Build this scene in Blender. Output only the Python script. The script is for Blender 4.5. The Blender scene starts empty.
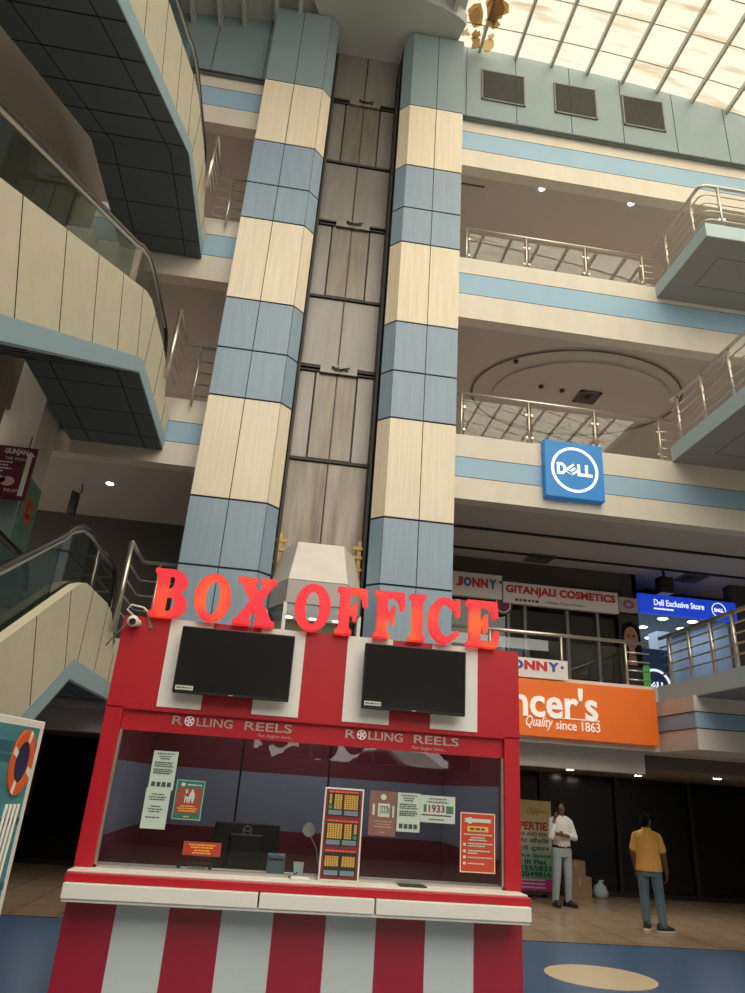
import bpy, bmesh, math, random
from mathutils import Vector, Matrix
random.seed(7)
S = bpy.context.scene
COL = S.collection
PI = math.pi
rad = math.radians

# ------------------------------------------------------------------ camera
F_PX = 700.0
pit, rol, yaw = rad(22.696), rad(4.061), rad(6.607)
CAM = Vector((0, 0, 1.7))
fw = Vector((math.sin(yaw)*math.cos(pit), math.cos(yaw)*math.cos(pit), math.sin(pit)))
r0 = Vector((math.cos(yaw), -math.sin(yaw), 0))
u0 = r0.cross(fw)
rt = r0*math.cos(rol) + u0*math.sin(rol)
up = -r0*math.sin(rol) + u0*math.cos(rol)
cd = bpy.data.cameras.new('camera')
cam = bpy.data.objects.new('camera', cd)
COL.objects.link(cam)
cd.sensor_fit = 'HORIZONTAL'; cd.sensor_width = 36.0; cd.lens = F_PX/745*36.0
cd.clip_start = .05; cd.clip_end = 200
mw = Matrix((( rt.x, up.x, -fw.x, CAM.x), (rt.y, up.y, -fw.y, CAM.y), (rt.z, up.z, -fw.z, CAM.z), (0, 0, 0, 1)))
cam.matrix_world = mw
S.camera = cam

# ------------------------------------------------------------------ materials
MATS = {}
def mat(name, col, rough=.6, metal=0., noise=0., nscale=4., stretch=(1, 1, 1), emit=0., ecol=None, bump=0., spec=.5, col2=None, alpha=None):
    if name in MATS: return MATS[name]
    m = bpy.data.materials.new(name); MATS[name] = m
    m.use_nodes = True
    nt = m.node_tree; b = nt.nodes['Principled BSDF']
    c = (*col, 1)
    b.inputs['Base Color'].default_value = c
    b.inputs['Roughness'].default_value = rough
    b.inputs['Metallic'].default_value = metal
    b.inputs['Specular IOR Level'].default_value = spec
    if noise or col2 or bump:
        tc = nt.nodes.new('ShaderNodeTexCoord'); mp = nt.nodes.new('ShaderNodeMapping')
        mp.inputs['Scale'].default_value = stretch
        nz = nt.nodes.new('ShaderNodeTexNoise'); nz.inputs['Scale'].default_value = nscale
        nz.inputs['Detail'].default_value = 4
        nt.links.new(tc.outputs['Object'], mp.inputs['Vector']); nt.links.new(mp.outputs['Vector'], nz.inputs['Vector'])
        if noise or col2:
            rp = nt.nodes.new('ShaderNodeValToRGB')
            rp.color_ramp.elements[0].position = .3; rp.color_ramp.elements[1].position = .7
            lo = col2 if col2 else tuple(v*(1-noise) for v in col)
            rp.color_ramp.elements[0].color = (*lo, 1); rp.color_ramp.elements[1].color = c
            nt.links.new(nz.outputs['Fac'], rp.inputs['Fac']); nt.links.new(rp.outputs['Color'], b.inputs['Base Color'])
        if bump:
            bp = nt.nodes.new('ShaderNodeBump'); bp.inputs['Strength'].default_value = bump; bp.inputs['Distance'].default_value = .01
            nt.links.new(nz.outputs['Fac'], bp.inputs['Height']); nt.links.new(bp.outputs['Normal'], b.inputs['Normal'])
    if emit:
        b.inputs['Emission Color'].default_value = (*(ecol or col), 1)
        b.inputs['Emission Strength'].default_value = emit
    return m

def srgb(r, g, b):
    f = lambda v: (v/255/12.92) if v/255 <= .04045 else ((v/255+.055)/1.055)**2.4
    return (f(r), f(g), f(b))

def glass_mat(name, tint=(.8, .85, .85), refl=1.0, ior=1.5, rough=0.0, clear=.9):
    m = bpy.data.materials.new(name); MATS[name] = m
    m.use_nodes = True; nt = m.node_tree; nt.nodes.clear()
    o = nt.nodes.new('ShaderNodeOutputMaterial'); tr = nt.nodes.new('ShaderNodeBsdfTransparent')
    gl = nt.nodes.new('ShaderNodeBsdfGlossy'); fr = nt.nodes.new('ShaderNodeFresnel'); mx = nt.nodes.new('ShaderNodeMixShader')
    ge = nt.nodes.new('ShaderNodeNewGeometry'); iv = nt.nodes.new('ShaderNodeMix'); iv.data_type = 'FLOAT'
    iv.inputs[2].default_value = ior; iv.inputs[3].default_value = ior
    ml = nt.nodes.new('ShaderNodeMath'); ml.operation = 'MULTIPLY'; ml.inputs[1].default_value = refl; ml.use_clamp = True
    tr.inputs['Color'].default_value = (*tint, 1); gl.inputs['Roughness'].default_value = rough
    fr.inputs['IOR'].default_value = ior
    # the pane is a thin solid: use the outside Fresnel on both of its faces
    nt.links.new(ge.outputs['Incoming'], gl.inputs['Normal']) if False else None
    sel = nt.nodes.new('ShaderNodeMath'); sel.operation = 'MULTIPLY'
    inv = nt.nodes.new('ShaderNodeMath'); inv.operation = 'SUBTRACT'; inv.inputs[0].default_value = 1.0
    nt.links.new(ge.outputs['Backfacing'], inv.inputs[1])
    nt.links.new(fr.outputs['Fac'], sel.inputs[0]); nt.links.new(inv.outputs[0], sel.inputs[1])
    nt.links.new(sel.outputs[0], ml.inputs[0])
    nt.links.new(ml.outputs[0], mx.inputs['Fac']); nt.links.new(tr.outputs[0], mx.inputs[1]); nt.links.new(gl.outputs[0], mx.inputs[2])
    nt.links.new(mx.outputs[0], o.inputs['Surface'])
    nt.nodes.remove(iv)
    return m

cream = mat('cream_panel', srgb(224, 211, 188), .42, 0, .13, 2.2, (12, 12, .4), col2=srgb(212, 197, 171))
cream_w = mat('cream_wall', srgb(214, 205, 190), .6, 0, .08, 1.5, (2, 2, .6))
blue = mat('blue_panel', srgb(134, 154, 170), .42, 0, .12, 2.2, (9, 9, .5))
blue_w = mat('blue_band', srgb(148, 180, 202), .6, 0, .06, 1.5)
bluegrey = mat('bluegrey_panel', srgb(126, 144, 148), .55, 0, .08, 1.2)
joint = mat('dark_joint', srgb(32, 30, 32), .8)
taupe = mat('taupe_ceiling', srgb(190, 180, 171), .8, 0, .04, .6)
taupe_d = mat('taupe_dark', srgb(112, 100, 92), .8, 0, .1, 1.2)
soffit_m = mat('escalator_soffit', srgb(98, 108, 112), .7, 0, .1, .9)
steel_br = mat('shaft_steel', srgb(136, 130, 122), .42, .35, .22, 1.6, (3, 3, .6))
steel_dk = mat('shaft_dark', srgb(58, 54, 52), .6, .3)
door_m = mat('lift_door_steel', srgb(126, 118, 104), .4, .35, .3, 2.0, (5, 5, .7))
stain = mat('lift_stained_steel', srgb(150, 140, 128), .45, .3, 0, 1.3, (5, 5, .5), col2=srgb(104, 92, 80))
stainless = mat('stainless', srgb(200, 192, 178), .28, .85)
white = mat('white_paint', srgb(222, 218, 208), .45)
white_st = mat('white_stripe', srgb(222, 220, 212), .4, 0, .04, 3)
red = mat('red_laminate', srgb(176, 16, 34), .36, 0, .05, 3)
red_d = mat('maroon_wall', srgb(118, 30, 44), .6)
black = mat('black_plastic', srgb(18, 18, 19), .35)
rubber = mat('black_rubber', srgb(26, 25, 25), .4)
screen_m = mat('tv_screen', srgb(22, 22, 24), .16, 0, 0, 1, spec=.6)
silver = mat('silver_letter', srgb(190, 182, 172), .3, .7)
paper = mat('paper', srgb(186, 199, 186), .8)
ink = mat('ink', srgb(70, 74, 74), .8)
green_p = mat('green_poster', srgb(40, 104, 88), .6)
brown_p = mat('brown_poster', srgb(150, 60, 48), .6)
orange_p = mat('orange_poster', srgb(182, 60, 32), .6)
yellow_p = mat('yellow_ink', srgb(224, 168, 60), .6)
tan_p = mat('tan_poster', srgb(130, 92, 80), .7)
dark_glass = mat('dark_shopfront', srgb(20, 21, 22), .12, 0, .15, .8, spec=.35)
dark_wall = mat('dark_wall', srgb(74, 67, 63), .8)
orange_s = mat('orange_sign', srgb(226, 106, 22), .5, emit=.1, ecol=srgb(240, 110, 20))
letter_w = mat('sign_white', srgb(240, 236, 226), .5, emit=.2, ecol=(1, .96, .9))
red_txt = mat('red_text', srgb(196, 28, 44), .5)
blue_txt = mat('blue_text', srgb(42, 80, 150), .5)
board_w = mat('white_board', srgb(222, 212, 206), .5)
blue_lit = mat('lit_blue_sign', srgb(20, 60, 200), .4, emit=.62, ecol=srgb(30, 72, 214))
lit_w = mat('lit_white', srgb(240, 240, 255), .4, emit=1.0, ecol=(.9, .92, 1))
lamp = mat('lamp_glow', (1, 1, 1), .4, emit=14, ecol=(.92, .97, 1))
lamp_g = mat('ground_lamp_glow', (1, 1, 1), .4, emit=60, ecol=(1, .95, .88))
lamp_s = mat('store_lamp_glow', (1, 1, 1), .4, emit=9, ecol=(.95, .98, 1))
logo_blue = mat('logo_blue', srgb(22, 118, 182), .4, emit=.25, ecol=srgb(10, 110, 190))
vent_m = mat('vent_metal', srgb(92, 80, 74), .6)
wood_y = mat('yellow_bracket', srgb(196, 160, 84), .6)
black_cable = mat('cable', srgb(120, 112, 104), .6)
maroon_s = mat('maroon_sign', srgb(96, 22, 46), .5)
blackish = mat('dark_floor_edge', srgb(40, 36, 34), .7)
skin = mat('skin', srgb(104, 70, 52), .55)
hair_m = mat('hair', srgb(18, 15, 14), .9, spec=.15)
shirt_w = mat('white_shirt', srgb(206, 204, 196), .8, 0, .06, 6)
shirt_y = mat('yellow_shirt', srgb(226, 168, 82), .8, 0, .08, 6)
jean_l = mat('pale_jeans', srgb(150, 160, 166), .85, 0, .15, 5)
jean_b = mat('blue_jeans', srgb(96, 116, 130), .85, 0, .2, 5)
shoe_m = mat('dark_shoe', srgb(34, 30, 30), .6)
sole_m = mat('white_sole', srgb(208, 200, 188), .6)
carton = mat('cardboard', srgb(150, 122, 92), .8, 0, .1, 4)
store_in = mat('store_interior', srgb(130, 146, 166), .6)
glass_rail = glass_mat('rail_glass', (.86, .9, .88), 1.0, 1.75)
glass_esc = glass_mat('escalator_glass', (.72, .8, .78), 1.1)
glass_booth = glass_mat('booth_glass', (.82, .84, .85), 1.25, 1.55)
glass_shop = glass_mat('shop_glass', (.7, .73, .76), 1.0)

def torn_mat(name, col):
    m = bpy.data.materials.new(name); m.use_nodes = True; nt = m.node_tree; nt.nodes.clear()
    o = nt.nodes.new('ShaderNodeOutputMaterial'); a = nt.nodes.new('ShaderNodeBsdfDiffuse'); b = nt.nodes.new('ShaderNodeBsdfTransparent'); x = nt.nodes.new('ShaderNodeMixShader')
    x.inputs['Fac'].default_value = .8
    a.inputs['Color'].default_value = (*col, 1); b.inputs['Color'].default_value = (*col, 1)
    nt.links.new(a.outputs[0], x.inputs[1]); nt.links.new(b.outputs[0], x.inputs[2]); nt.links.new(x.outputs[0], o.inputs['Surface'])
    return m
def letters_mat():
    m = bpy.data.materials.new('lit_red_letter'); m.use_nodes = True; nt = m.node_tree; b = nt.nodes['Principled BSDF']
    tc = nt.nodes.new('ShaderNodeTexCoord'); nz = nt.nodes.new('ShaderNodeTexNoise'); nz.inputs['Scale'].default_value = 3.6; nz.inputs['Detail'].default_value = 1
    rp = nt.nodes.new('ShaderNodeValToRGB')
    rp.color_ramp.elements[0].position = .5; rp.color_ramp.elements[0].color = (*srgb(246, 40, 54), 1)
    rp.color_ramp.elements[1].position = .72; rp.color_ramp.elements[1].color = (*srgb(255, 104, 40), 1)
    nt.links.new(tc.outputs['Object'], nz.inputs['Vector']); nt.links.new(nz.outputs['Fac'], rp.inputs['Fac'])
    b.inputs['Base Color'].default_value = (*srgb(120, 6, 14), 1)
    nt.links.new(rp.outputs['Color'], b.inputs['Emission Color']); b.inputs['Emission Strength'].default_value = .82
    return m
letter_red = letters_mat()

def skylight_mat():
    m = bpy.data.materials.new('skylight_sheet'); m.use_nodes = True; nt = m.node_tree; nt.nodes.clear()
    o = nt.nodes.new('ShaderNodeOutputMaterial'); tr = nt.nodes.new('ShaderNodeBsdfTransparent'); tl = nt.nodes.new('ShaderNodeBsdfTranslucent')
    mx = nt.nodes.new('ShaderNodeMixShader'); mx.inputs['Fac'].default_value = .25
    tc = nt.nodes.new('ShaderNodeTexCoord'); mp = nt.nodes.new('ShaderNodeMapping'); mp.inputs['Scale'].default_value = (.5, 4, 1)
    nz = nt.nodes.new('ShaderNodeTexNoise'); nz.inputs['Scale'].default_value = 1.3; nz.inputs['Detail'].default_value = 5
    rp = nt.nodes.new('ShaderNodeValToRGB'); e = rp.color_ramp.elements
    e[0].position = .30; e[0].color = (.70, .56, .36, 1); e[1].position = .46; e[1].color = (.97, .93, .80, 1)
    for a, b in ((tc.outputs['Object'], mp.inputs['Vector']), (mp.outputs['Vector'], nz.inputs['Vector']), (nz.outputs['Fac'], rp.inputs['Fac']),
                 (rp.outputs['Color'], tr.inputs['Color']), (rp.outputs['Color'], tl.inputs['Color']), (tr.outputs[0], mx.inputs[1]), (tl.outputs[0], mx.inputs[2]), (mx.outputs[0], o.inputs['Surface'])):
        nt.links.new(a, b)
    return m
sky_sheet = skylight_mat()

def tile_mat(name, c1, c2, gap, scale, rough):
    m = bpy.data.materials.new(name); m.use_nodes = True; nt = m.node_tree; b = nt.nodes['Principled BSDF']
    tc = nt.nodes.new('ShaderNodeTexCoord'); br = nt.nodes.new('ShaderNodeTexBrick')
    br.offset = 0; br.inputs['Scale'].default_value = scale; br.inputs['Mortar Size'].default_value = .008
    br.inputs['Brick Width'].default_value = .5; br.inputs['Row Height'].default_value = .5
    br.inputs['Color1'].default_value = (*c1, 1); br.inputs['Color2'].default_value = (*c2, 1); br.inputs['Mortar'].default_value = (*gap, 1)
    nt.links.new(tc.outputs['Object'], br.inputs['Vector']); nt.links.new(br.outputs['Color'], b.inputs['Base Color'])
    b.inputs['Roughness'].default_value = rough
    return m
floor_beige = tile_mat('beige_tile', srgb(176, 150, 122), srgb(164, 138, 110), srgb(120, 100, 82), .85, .22)
floor_blue = mat('blue_floor', srgb(74, 104, 142), .3, 0, .12, 14)

# ------------------------------------------------------------------ geometry helper
class G:
    def __init__(s): s.v = []; s.f = []; s.m = []; s.xf = None
    def add(s, vs, fs, m=0):
        k = len(s.v)
        for p in vs:
            p = Vector(p)
            s.v.append(s.xf(p) if s.xf else p)
        for f in fs: s.f.append([i+k for i in f]); s.m.append(m)
        return s
    def box(s, x0, x1, y0, y1, z0, z1, m=0):
        v = [(x, y, z) for z in (z0, z1) for y in (y0, y1) for x in (x0, x1)]
        return s.add(v, [(0, 2, 3, 1), (4, 5, 7, 6), (0, 1, 5, 4), (2, 6, 7, 3), (0, 4, 6, 2), (1, 3, 7, 5)], m)
    def poly(s, pts, m=0): return s.add(pts, [list(range(len(pts)))], m)
    def prism(s, pts, vec, m=0, caps=True):
        n = len(pts); vec = Vector(vec)
        a = [Vector(p) for p in pts]; b = [p+vec for p in a]
        fs = [(i, (i+1) % n, n+(i+1) % n, n+i) for i in range(n)]
        if caps: fs += [list(range(n))[::-1], list(range(n, 2*n))]
        return s.add(a+b, fs, m)
    def tube(s, pts, r, n=8, m=0, caps=True):
        pts = [Vector(p) for p in pts]; rs = r if isinstance(r, (list, tuple)) else [r]*len(pts)
        vs = []; prev = None
        for i, p in enumerate(pts):
            d = (pts[min(i+1, len(pts)-1)] - pts[max(i-1, 0)]).normalized()
            if prev is None:
                a = d.orthogonal().normalized()
            else:
                a = (prev - d*prev.dot(d))
                a = a.normalized() if a.length > 1e-5 else d.orthogonal().normalized()
            prev = a; b = d.cross(a)
            for k in range(n):
                t = 2*PI*k/n; vs.append(p + (a*math.cos(t)+b*math.sin(t))*rs[i])
        fs = []
        for i in range(len(pts)-1):
            for k in range(n): fs.append((i*n+k, i*n+(k+1) % n, (i+1)*n+(k+1) % n, (i+1)*n+k))
        if caps: fs += [list(range(n))[::-1], list(range((len(pts)-1)*n, len(pts)*n))]
        return s.add(vs, fs, m)
    def cyl(s, c, ax, r, n=20, m=0): # disc/cylinder from c along ax
        c = Vector(c); return s.tube([c, c+Vector(ax)], r, n, m)
    def ball(s, c, r, m=0, nu=14, nv=8):
        rx, ry, rz = r if isinstance(r, (tuple, list)) else (r, r, r)
        vs = [(c[0], c[1], c[2]-rz)]
        for j in range(1, nv):
            t = PI*j/nv
            for k in range(nu): vs.append((c[0]+rx*math.sin(t)*math.cos(2*PI*k/nu), c[1]+ry*math.sin(t)*math.sin(2*PI*k/nu), c[2]-rz*math.cos(t)))
        vs.append((c[0], c[1], c[2]+rz)); fs = []
        for k in range(nu): fs.append((0, 1+(k+1) % nu, 1+k))
        for j in range(nv-2):
            for k in range(nu): fs.append((1+j*nu+k, 1+j*nu+(k+1) % nu, 1+(j+1)*nu+(k+1) % nu, 1+(j+1)*nu+k))
        b = 1+(nv-2)*nu
        for k in range(nu): fs.append((b+k, b+(k+1) % nu, len(vs)-1))
        return s.add(vs, fs, m)
    def loft(s, rings, n=16, m=0):  # rings: (center, rx, ry) horizontal ellipses
        vs = []
        for c, rx, ry in rings:
            for k in range(n):
                t = 2*PI*k/n; vs.append((c[0]+rx*math.cos(t), c[1]+ry*math.sin(t), c[2]))
        fs = []
        for i in range(len(rings)-1):
            for k in range(n): fs.append((i*n+k, i*n+(k+1) % n, (i+1)*n+(k+1) % n, (i+1)*n+k))
        fs += [list(range(n))[::-1], list(range((len(rings)-1)*n, len(rings)*n))]
        return s.add(vs, fs, m)
    def mesh(s, me, fn, m=0):
        return s.add([fn(v.co) for v in me.vertices], [list(p.vertices) for p in me.polygons], m)
    def text(s, txt, x0, x1, z0, z1, y, m=0, dep=.004, weight=0.0, shear=0.0, keep=False, spacing=1.0):
        c = bpy.data.curves.new('lettering', 'FONT'); c.body = txt; c.extrude = .02; c.offset = weight; c.shear = shear; c.resolution_u = 3
        c.space_character = spacing
        o = bpy.data.objects.new('lettering', c); COL.objects.link(o)
        dg = bpy.context.evaluated_depsgraph_get(); me = bpy.data.meshes.new_from_object(o.evaluated_get(dg))
        bpy.data.objects.remove(o); bpy.data.curves.remove(c)
        if len(me.vertices):
            xs = [v.co.x for v in me.vertices]; ys = [v.co.y for v in me.vertices]
            a, b, p, q = min(xs), max(xs), min(ys), max(ys)
            sx = (x1-x0)/(b-a); sz = (z1-z0)/(q-p)
            s.mesh(me, lambda v: (x0+(v.x-a)*sx, y-(v.z+.02)/.04*dep, z0+(v.y-p)*sz), m)
        bpy.data.meshes.remove(me)
        return s
    def scribble(s, x0, x1, z, h, y, m=0, dep=.002, seed=1):
        """a line of print too small to read: a row of short strokes"""
        rr = random.Random(seed); x = x0; n = 0
        while x < x1-h*.3:
            w = min((rr.random()*2.2+.8)*h, x1-x); s.box(x, x+w, y-dep, y, z-h*.5, z+h*.5, m); x += w+h*.5; n += 1
        return s
    def shape(s, loops, x0, x1, z0, z1, y, dep, m=0, bev=0, norm=True):
        """filled outline (loops of 2D points, holes included), facing -y, front at y-dep"""
        c = bpy.data.curves.new('shape', 'CURVE'); c.dimensions = '2D'; c.fill_mode = 'BOTH'; c.extrude = .5
        for lp in loops:
            sp = c.splines.new('POLY'); sp.points.add(len(lp)-1); sp.use_cyclic_u = True
            for p, q in zip(sp.points, lp): p.co = (q[0], q[1], 0, 1)
        o = bpy.data.objects.new('shape', c); COL.objects.link(o)
        dg = bpy.context.evaluated_depsgraph_get(); me = bpy.data.meshes.new_from_object(o.evaluated_get(dg))
        bpy.data.objects.remove(o); bpy.data.curves.remove(c)
        if norm:
            xs = [p[0] for l in loops for p in l]; ys = [p[1] for l in loops for p in l]
            a, b, p, q = min(xs), max(xs), min(ys), max(ys)
        else: a, b, p, q = 0, 1, 0, 1
        s.mesh(me, lambda v: (x0+(v.x-a)/(b-a)*(x1-x0), y-(v.z+.5)*dep, z0+(v.y-p)/(q-p)*(z1-z0)), m)
        bpy.data.meshes.remove(me)
        return s

WL = {}
def obj(name, g, mats, parent=None, bevel=0, smooth=False, kind=None):
    if not isinstance(mats, (list, tuple)): mats = [mats]
    org = WL.get(parent.name, Vector()) if parent else Vector()
    me = bpy.data.meshes.new(name)
    me.from_pydata([v-org for v in g.v], [], g.f)
    for m in mats: me.materials.append(m)
    for p, k in zip(me.polygons, g.m): p.material_index = min(k, len(mats)-1); p.use_smooth = smooth
    bm = bmesh.new(); bm.from_mesh(me); bmesh.ops.recalc_face_normals(bm, faces=bm.faces); bm.to_mesh(me); bm.free()
    o = bpy.data.objects.new(name, me); COL.objects.link(o)
    if parent: o.parent = parent; WL[o.name] = org
    else: WL[o.name] = Vector()
    if bevel:
        b = o.modifiers.new('bevel', 'BEVEL'); b.width = bevel; b.segments = 2; b.limit_method = 'ANGLE'; b.angle_limit = rad(40)
    if kind: o['kind'] = kind
    return o
def thing(name, label, cat, loc=(0, 0, 0), group=None):
    o = bpy.data.objects.new(name, None); COL.objects.link(o); o.location = loc; o.empty_display_size = .1
    o['label'] = label; o['category'] = cat
    if group: o['group'] = group
    WL[o.name] = Vector(loc)
    return o
def tag(o, label, cat, group=None, kind=None):
    o['label'] = label; o['category'] = cat
    if group: o['group'] = group
    if kind: o['kind'] = kind
    return o
def struct(name, g, mats, parent=None, bevel=0, smooth=False):
    o = obj(name, g, mats, parent, bevel, smooth)
    if not parent: o['kind'] = 'structure'
    return o
def copy_thing(o, delta, label, group=None):
    c = o.copy(); COL.objects.link(c); c.location = Vector(o.location)+Vector(delta)
    c['label'] = label
    if group: c['group'] = group
    WL[c.name] = Vector(c.location)
    for ch in list(o.children):
        d = ch.copy(); COL.objects.link(d); d.parent = c
        for g2 in list(ch.children):
            e = g2.copy(); COL.objects.link(e); e.parent = d
    return c
def arc(cx, cy, r, a0, a1, n, ry=None):
    ry = ry or r
    return [(cx+r*math.cos(rad(a0+(a1-a0)*i/n)), cy+ry*math.sin(rad(a0+(a1-a0)*i/n))) for i in range(n+1)]
def ell(cx, cy, rx, ry, n=40): return [(cx+rx*math.cos(2*PI*i/n), cy+ry*math.sin(2*PI*i/n)) for i in range(n)]

# ================================================================== SETTING
YS = 10.4            # plane of the slab edges / edge of the blue atrium floor
g = G(); g.box(-9, 16, 1.2, YS, -.1, 0); struct('floor', g, floor_blue)
g = G(); g.box(-9, 16, -12, 1.2, -.1, 0); struct('floor_entrance', g, mat('pale_bounce_floor', srgb(222, 214, 200), .3))  # unseen floor, made pale to bounce light up onto the ceilings
g = G(); g.box(-9, 16, YS, 20, -.1, 0); struct('floor_gallery', g, floor_beige)
g = G(); g.box(-9, 16, YS-.03, YS+.01, -.05, .004); struct('trim_floor', g, blackish)
g = G(); g.prism([(x, y, .001) for x, y in ell(3.83, 8.53, .6, .54, 48)], (0, 0, .004))
tag(obj('floor_inlay', g, mat('beige_inlay', srgb(222, 202, 168), .3)), 'large round beige inlay in the shiny blue floor', 'floor inlay')

# galleries: (floor z, top of band, bottom of band, stripe lo, stripe hi)
LV = {2: (7.42, 6.23, 6.63, 6.99), 3: (11.27, 9.87, 10.42, 10.89), 4: (15.03, 13.68, 14.15, 14.65)}
XL, XR = -9, 16
for k, (zt, zb, s0, s1) in LV.items():
    g = G()
    for xa, xb in ((XL, -1.2), (2.1, XR)):
        for a, b, m in ((zb, s0, 0), (s0, s1, 1), (s1, zt, 0)): g.box(xa, xb, YS, YS+.25, a, b, m)
        g.box(xa, xb, YS-.004, YS, s0-.008, s0, 2); g.box(xa, xb, YS-.004, YS, s1, s1+.008, 2)
    struct('wall_gallery_%d' % k, g, [cream_w, blue_w, joint])
    g = G(); g.box(XL, -1.2, YS+.25, 20, zb+.06, zt-.12); g.box(2.1, XR, YS+.25, 20, zb+.06, zt-.12); g.box(-1.2, 2.1, 10.86, 20, zb+.06, zt-.12); struct('ceiling_gallery_%d' % k, g, taupe)
    g = G(); g.box(XL, XR, 16.5, 16.7, zt-.12, zt+2.6); struct('wall_back_%d' % k, g, taupe_d)
# first gallery slab
g = G(); g.box(XL, -1.2, YS+.02, 20, 2.5, 3.45); g.box(2.1, XR, YS+.02, 20, 2.5, 3.45); g.box(-1.2, 2.1, 10.86, 20, 2.5, 3.45); struct('floor_gallery_1', g, taupe)
g = G(); g.box(XL, 5.8, 10.9, 11.2, 2.2, 2.5, 0); g.box(-9, 16, 11.2, 20, 2.3, 2.5, 1); struct('ceiling_ground', g, [cream_w, taupe_d])
g = G(); g.box(XL, -1.2, YS, YS+.02, 2.5, 3.45); g.box(2.1, 5.75, YS, YS+.02, 2.5, 3.45); struct('wall_gallery_1', g, cream_w)
# grooves on the ceiling of the first gallery
g = G()
for y in (11.75, 12.9, 14.6): g.box(2.4, 16, y, y+.05, 6.25, 6.295)
struct('trim_ceiling_groove', g, joint)
# oval recess on the second gallery ceiling
g = G()
oc = (5.75, 12.6)
o_, i_ = ell(oc[0], oc[1], 2.3, 1.75, 64), ell(oc[0], oc[1], 2.25, 1.7, 64)
n = 64
vs = [(x, y, 9.9) for x, y in o_]+[(x, y, 9.9) for x, y in i_]
g.add(vs, [(i, (i+1) % n, n+(i+1) % n, n+i) for i in range(n)], 0)
g.prism([(x, y, 9.925) for x, y in ell(oc[0]+.15, oc[1]+.05, 1.95, 1.4, 48)], (0, 0, -.05), 1)
struct('trim_ceiling_oval', g, [vent_m, taupe])
# faint rectangular grooves on the ceiling of the third gallery (left end)
g = G()
for x0, x1, y0, y1 in ((2.5, 3.2, 10.9, 10.93), (2.7, 2.73, 11.4, 12.6), (2.5, 2.53, 11.8, 13)): g.box(x0, x1, y0, y1, 13.72, 13.745)
struct('trim_ceiling_line', g, vent_m)

# walls left / far right / behind the galleries
g = G(); g.box(-4.35, -4.2, -12, 9.3, 3.5, 16.5); g.box(-4.35, -4.2, 9.3, 11.2, 6.36, 16.5); struct('wall_left', g, mat('wall_left_m', srgb(140, 126, 112), .7, 0, .12, .8))
g = G(); g.box(-9, 16, -12.3, -12, 0, 2.37); g.box(-9, 16, -12.3, -12, 3.3, 8.5); g.box(-9, -.4, -12.3, -12, 2.37, 3.3); g.box(5.8, 16, -12.3, -12, 2.37, 3.3)
for x in (1.2, 5.2): g.box(x-.06, x+.06, -12.3, -12, 2.37, 3.3)
struct('wall_entrance', g, mat('entrance_wall', srgb(150, 140, 130), .7))
g = G(); g.box(13, 13.2, -12, 20, 0, 16); struct('wall_right', g, taupe)
g = G(); g.box(-9, 16, 15.7, 15.85, 0, 2.4)
struct('wall_back_ground', g, dark_glass)
# ground floor left corridor
g = G(); g.box(-9, -5.6, 9.0, 9.15, 0, 2.4); g.box(-5.6, -5.45, 9.0, 15.7, 0, 2.4); struct('wall_corridor', g, dark_wall)
g = G(); g.box(-9, -4.2, -12, 9.3, 0, 3.5); struct('wall_left_ground', g, dark_wall)

# ---- top wall with grilles and arched roof
def roofz(x): return 17.11 - .0145*(x-2.89)**2
g = G()
xs = [-7+.5*i for i in range(47)]
front = [(x, 10.3, 14.97) for x in (xs[0], xs[-1])]
for sub in ([x for x in xs if x < -.9]+[-.8], [2.0]+[x for x in xs if x > 2.1]):
    pts = [(sub[0], 10.3, 14.97), (sub[-1], 10.3, 14.97)]+[(x, 10.3, roofz(x)+.05) for x in reversed(sub)]
    g.prism(pts, (0, .5, 0), 0)
for x in (2.6, 3.72, 4.96, 6.15, 7.39, 8.63, 9.9, -1.7, -2.75): g.box(x, x+.012, 10.294, 10.305, 14.97, roofz(x), 1)
g.box(-7, -1.57, 10.285, 10.3, 14.94, 14.99, 2); g.box(2.44, 16, 10.285, 10.3, 14.94, 14.99, 2)
struct('wall_top', g, [bluegrey, joint, steel_dk])
lou = mat('louvre_metal', srgb(116, 112, 108), .6)
gl_labels = ['dark louvred grille high on the blue-grey wall, beside the right column', 'dark louvred grille high on the blue-grey wall, middle one of three', 'dark louvred grille high on the blue-grey wall, farthest from the columns']
for k, (x0, x1) in enumerate(((2.94, 3.92), (4.59, 5.57), (6.18, 7.16))):
    t = thing('wall_grille', gl_labels[k], 'grille', (x0, 10.29, 15.56), 'louvred grilles on the top wall')
    g = G()
    for a, b, c, d in ((x0, x1, 15.56, 15.59), (x0, x1, 16.46, 16.49), (x0, x0+.03, 15.56, 16.49), (x1-.03, x1, 15.56, 16.49)): g.box(a, b, 10.27, 10.298, c, d)
    fr_ = obj('frame', g, lou, t)
    g = G()
    for i in range(24):
        z = 15.6+i*.036; g.prism([(x0+.03, 10.275, z), (x0+.03, 10.296, z+.018), (x0+.03, 10.296, z+.026), (x0+.03, 10.275, z+.008)], (x1-x0-.06, 0, 0))
    obj('louvre_blades', g, lou, fr_)

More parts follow.
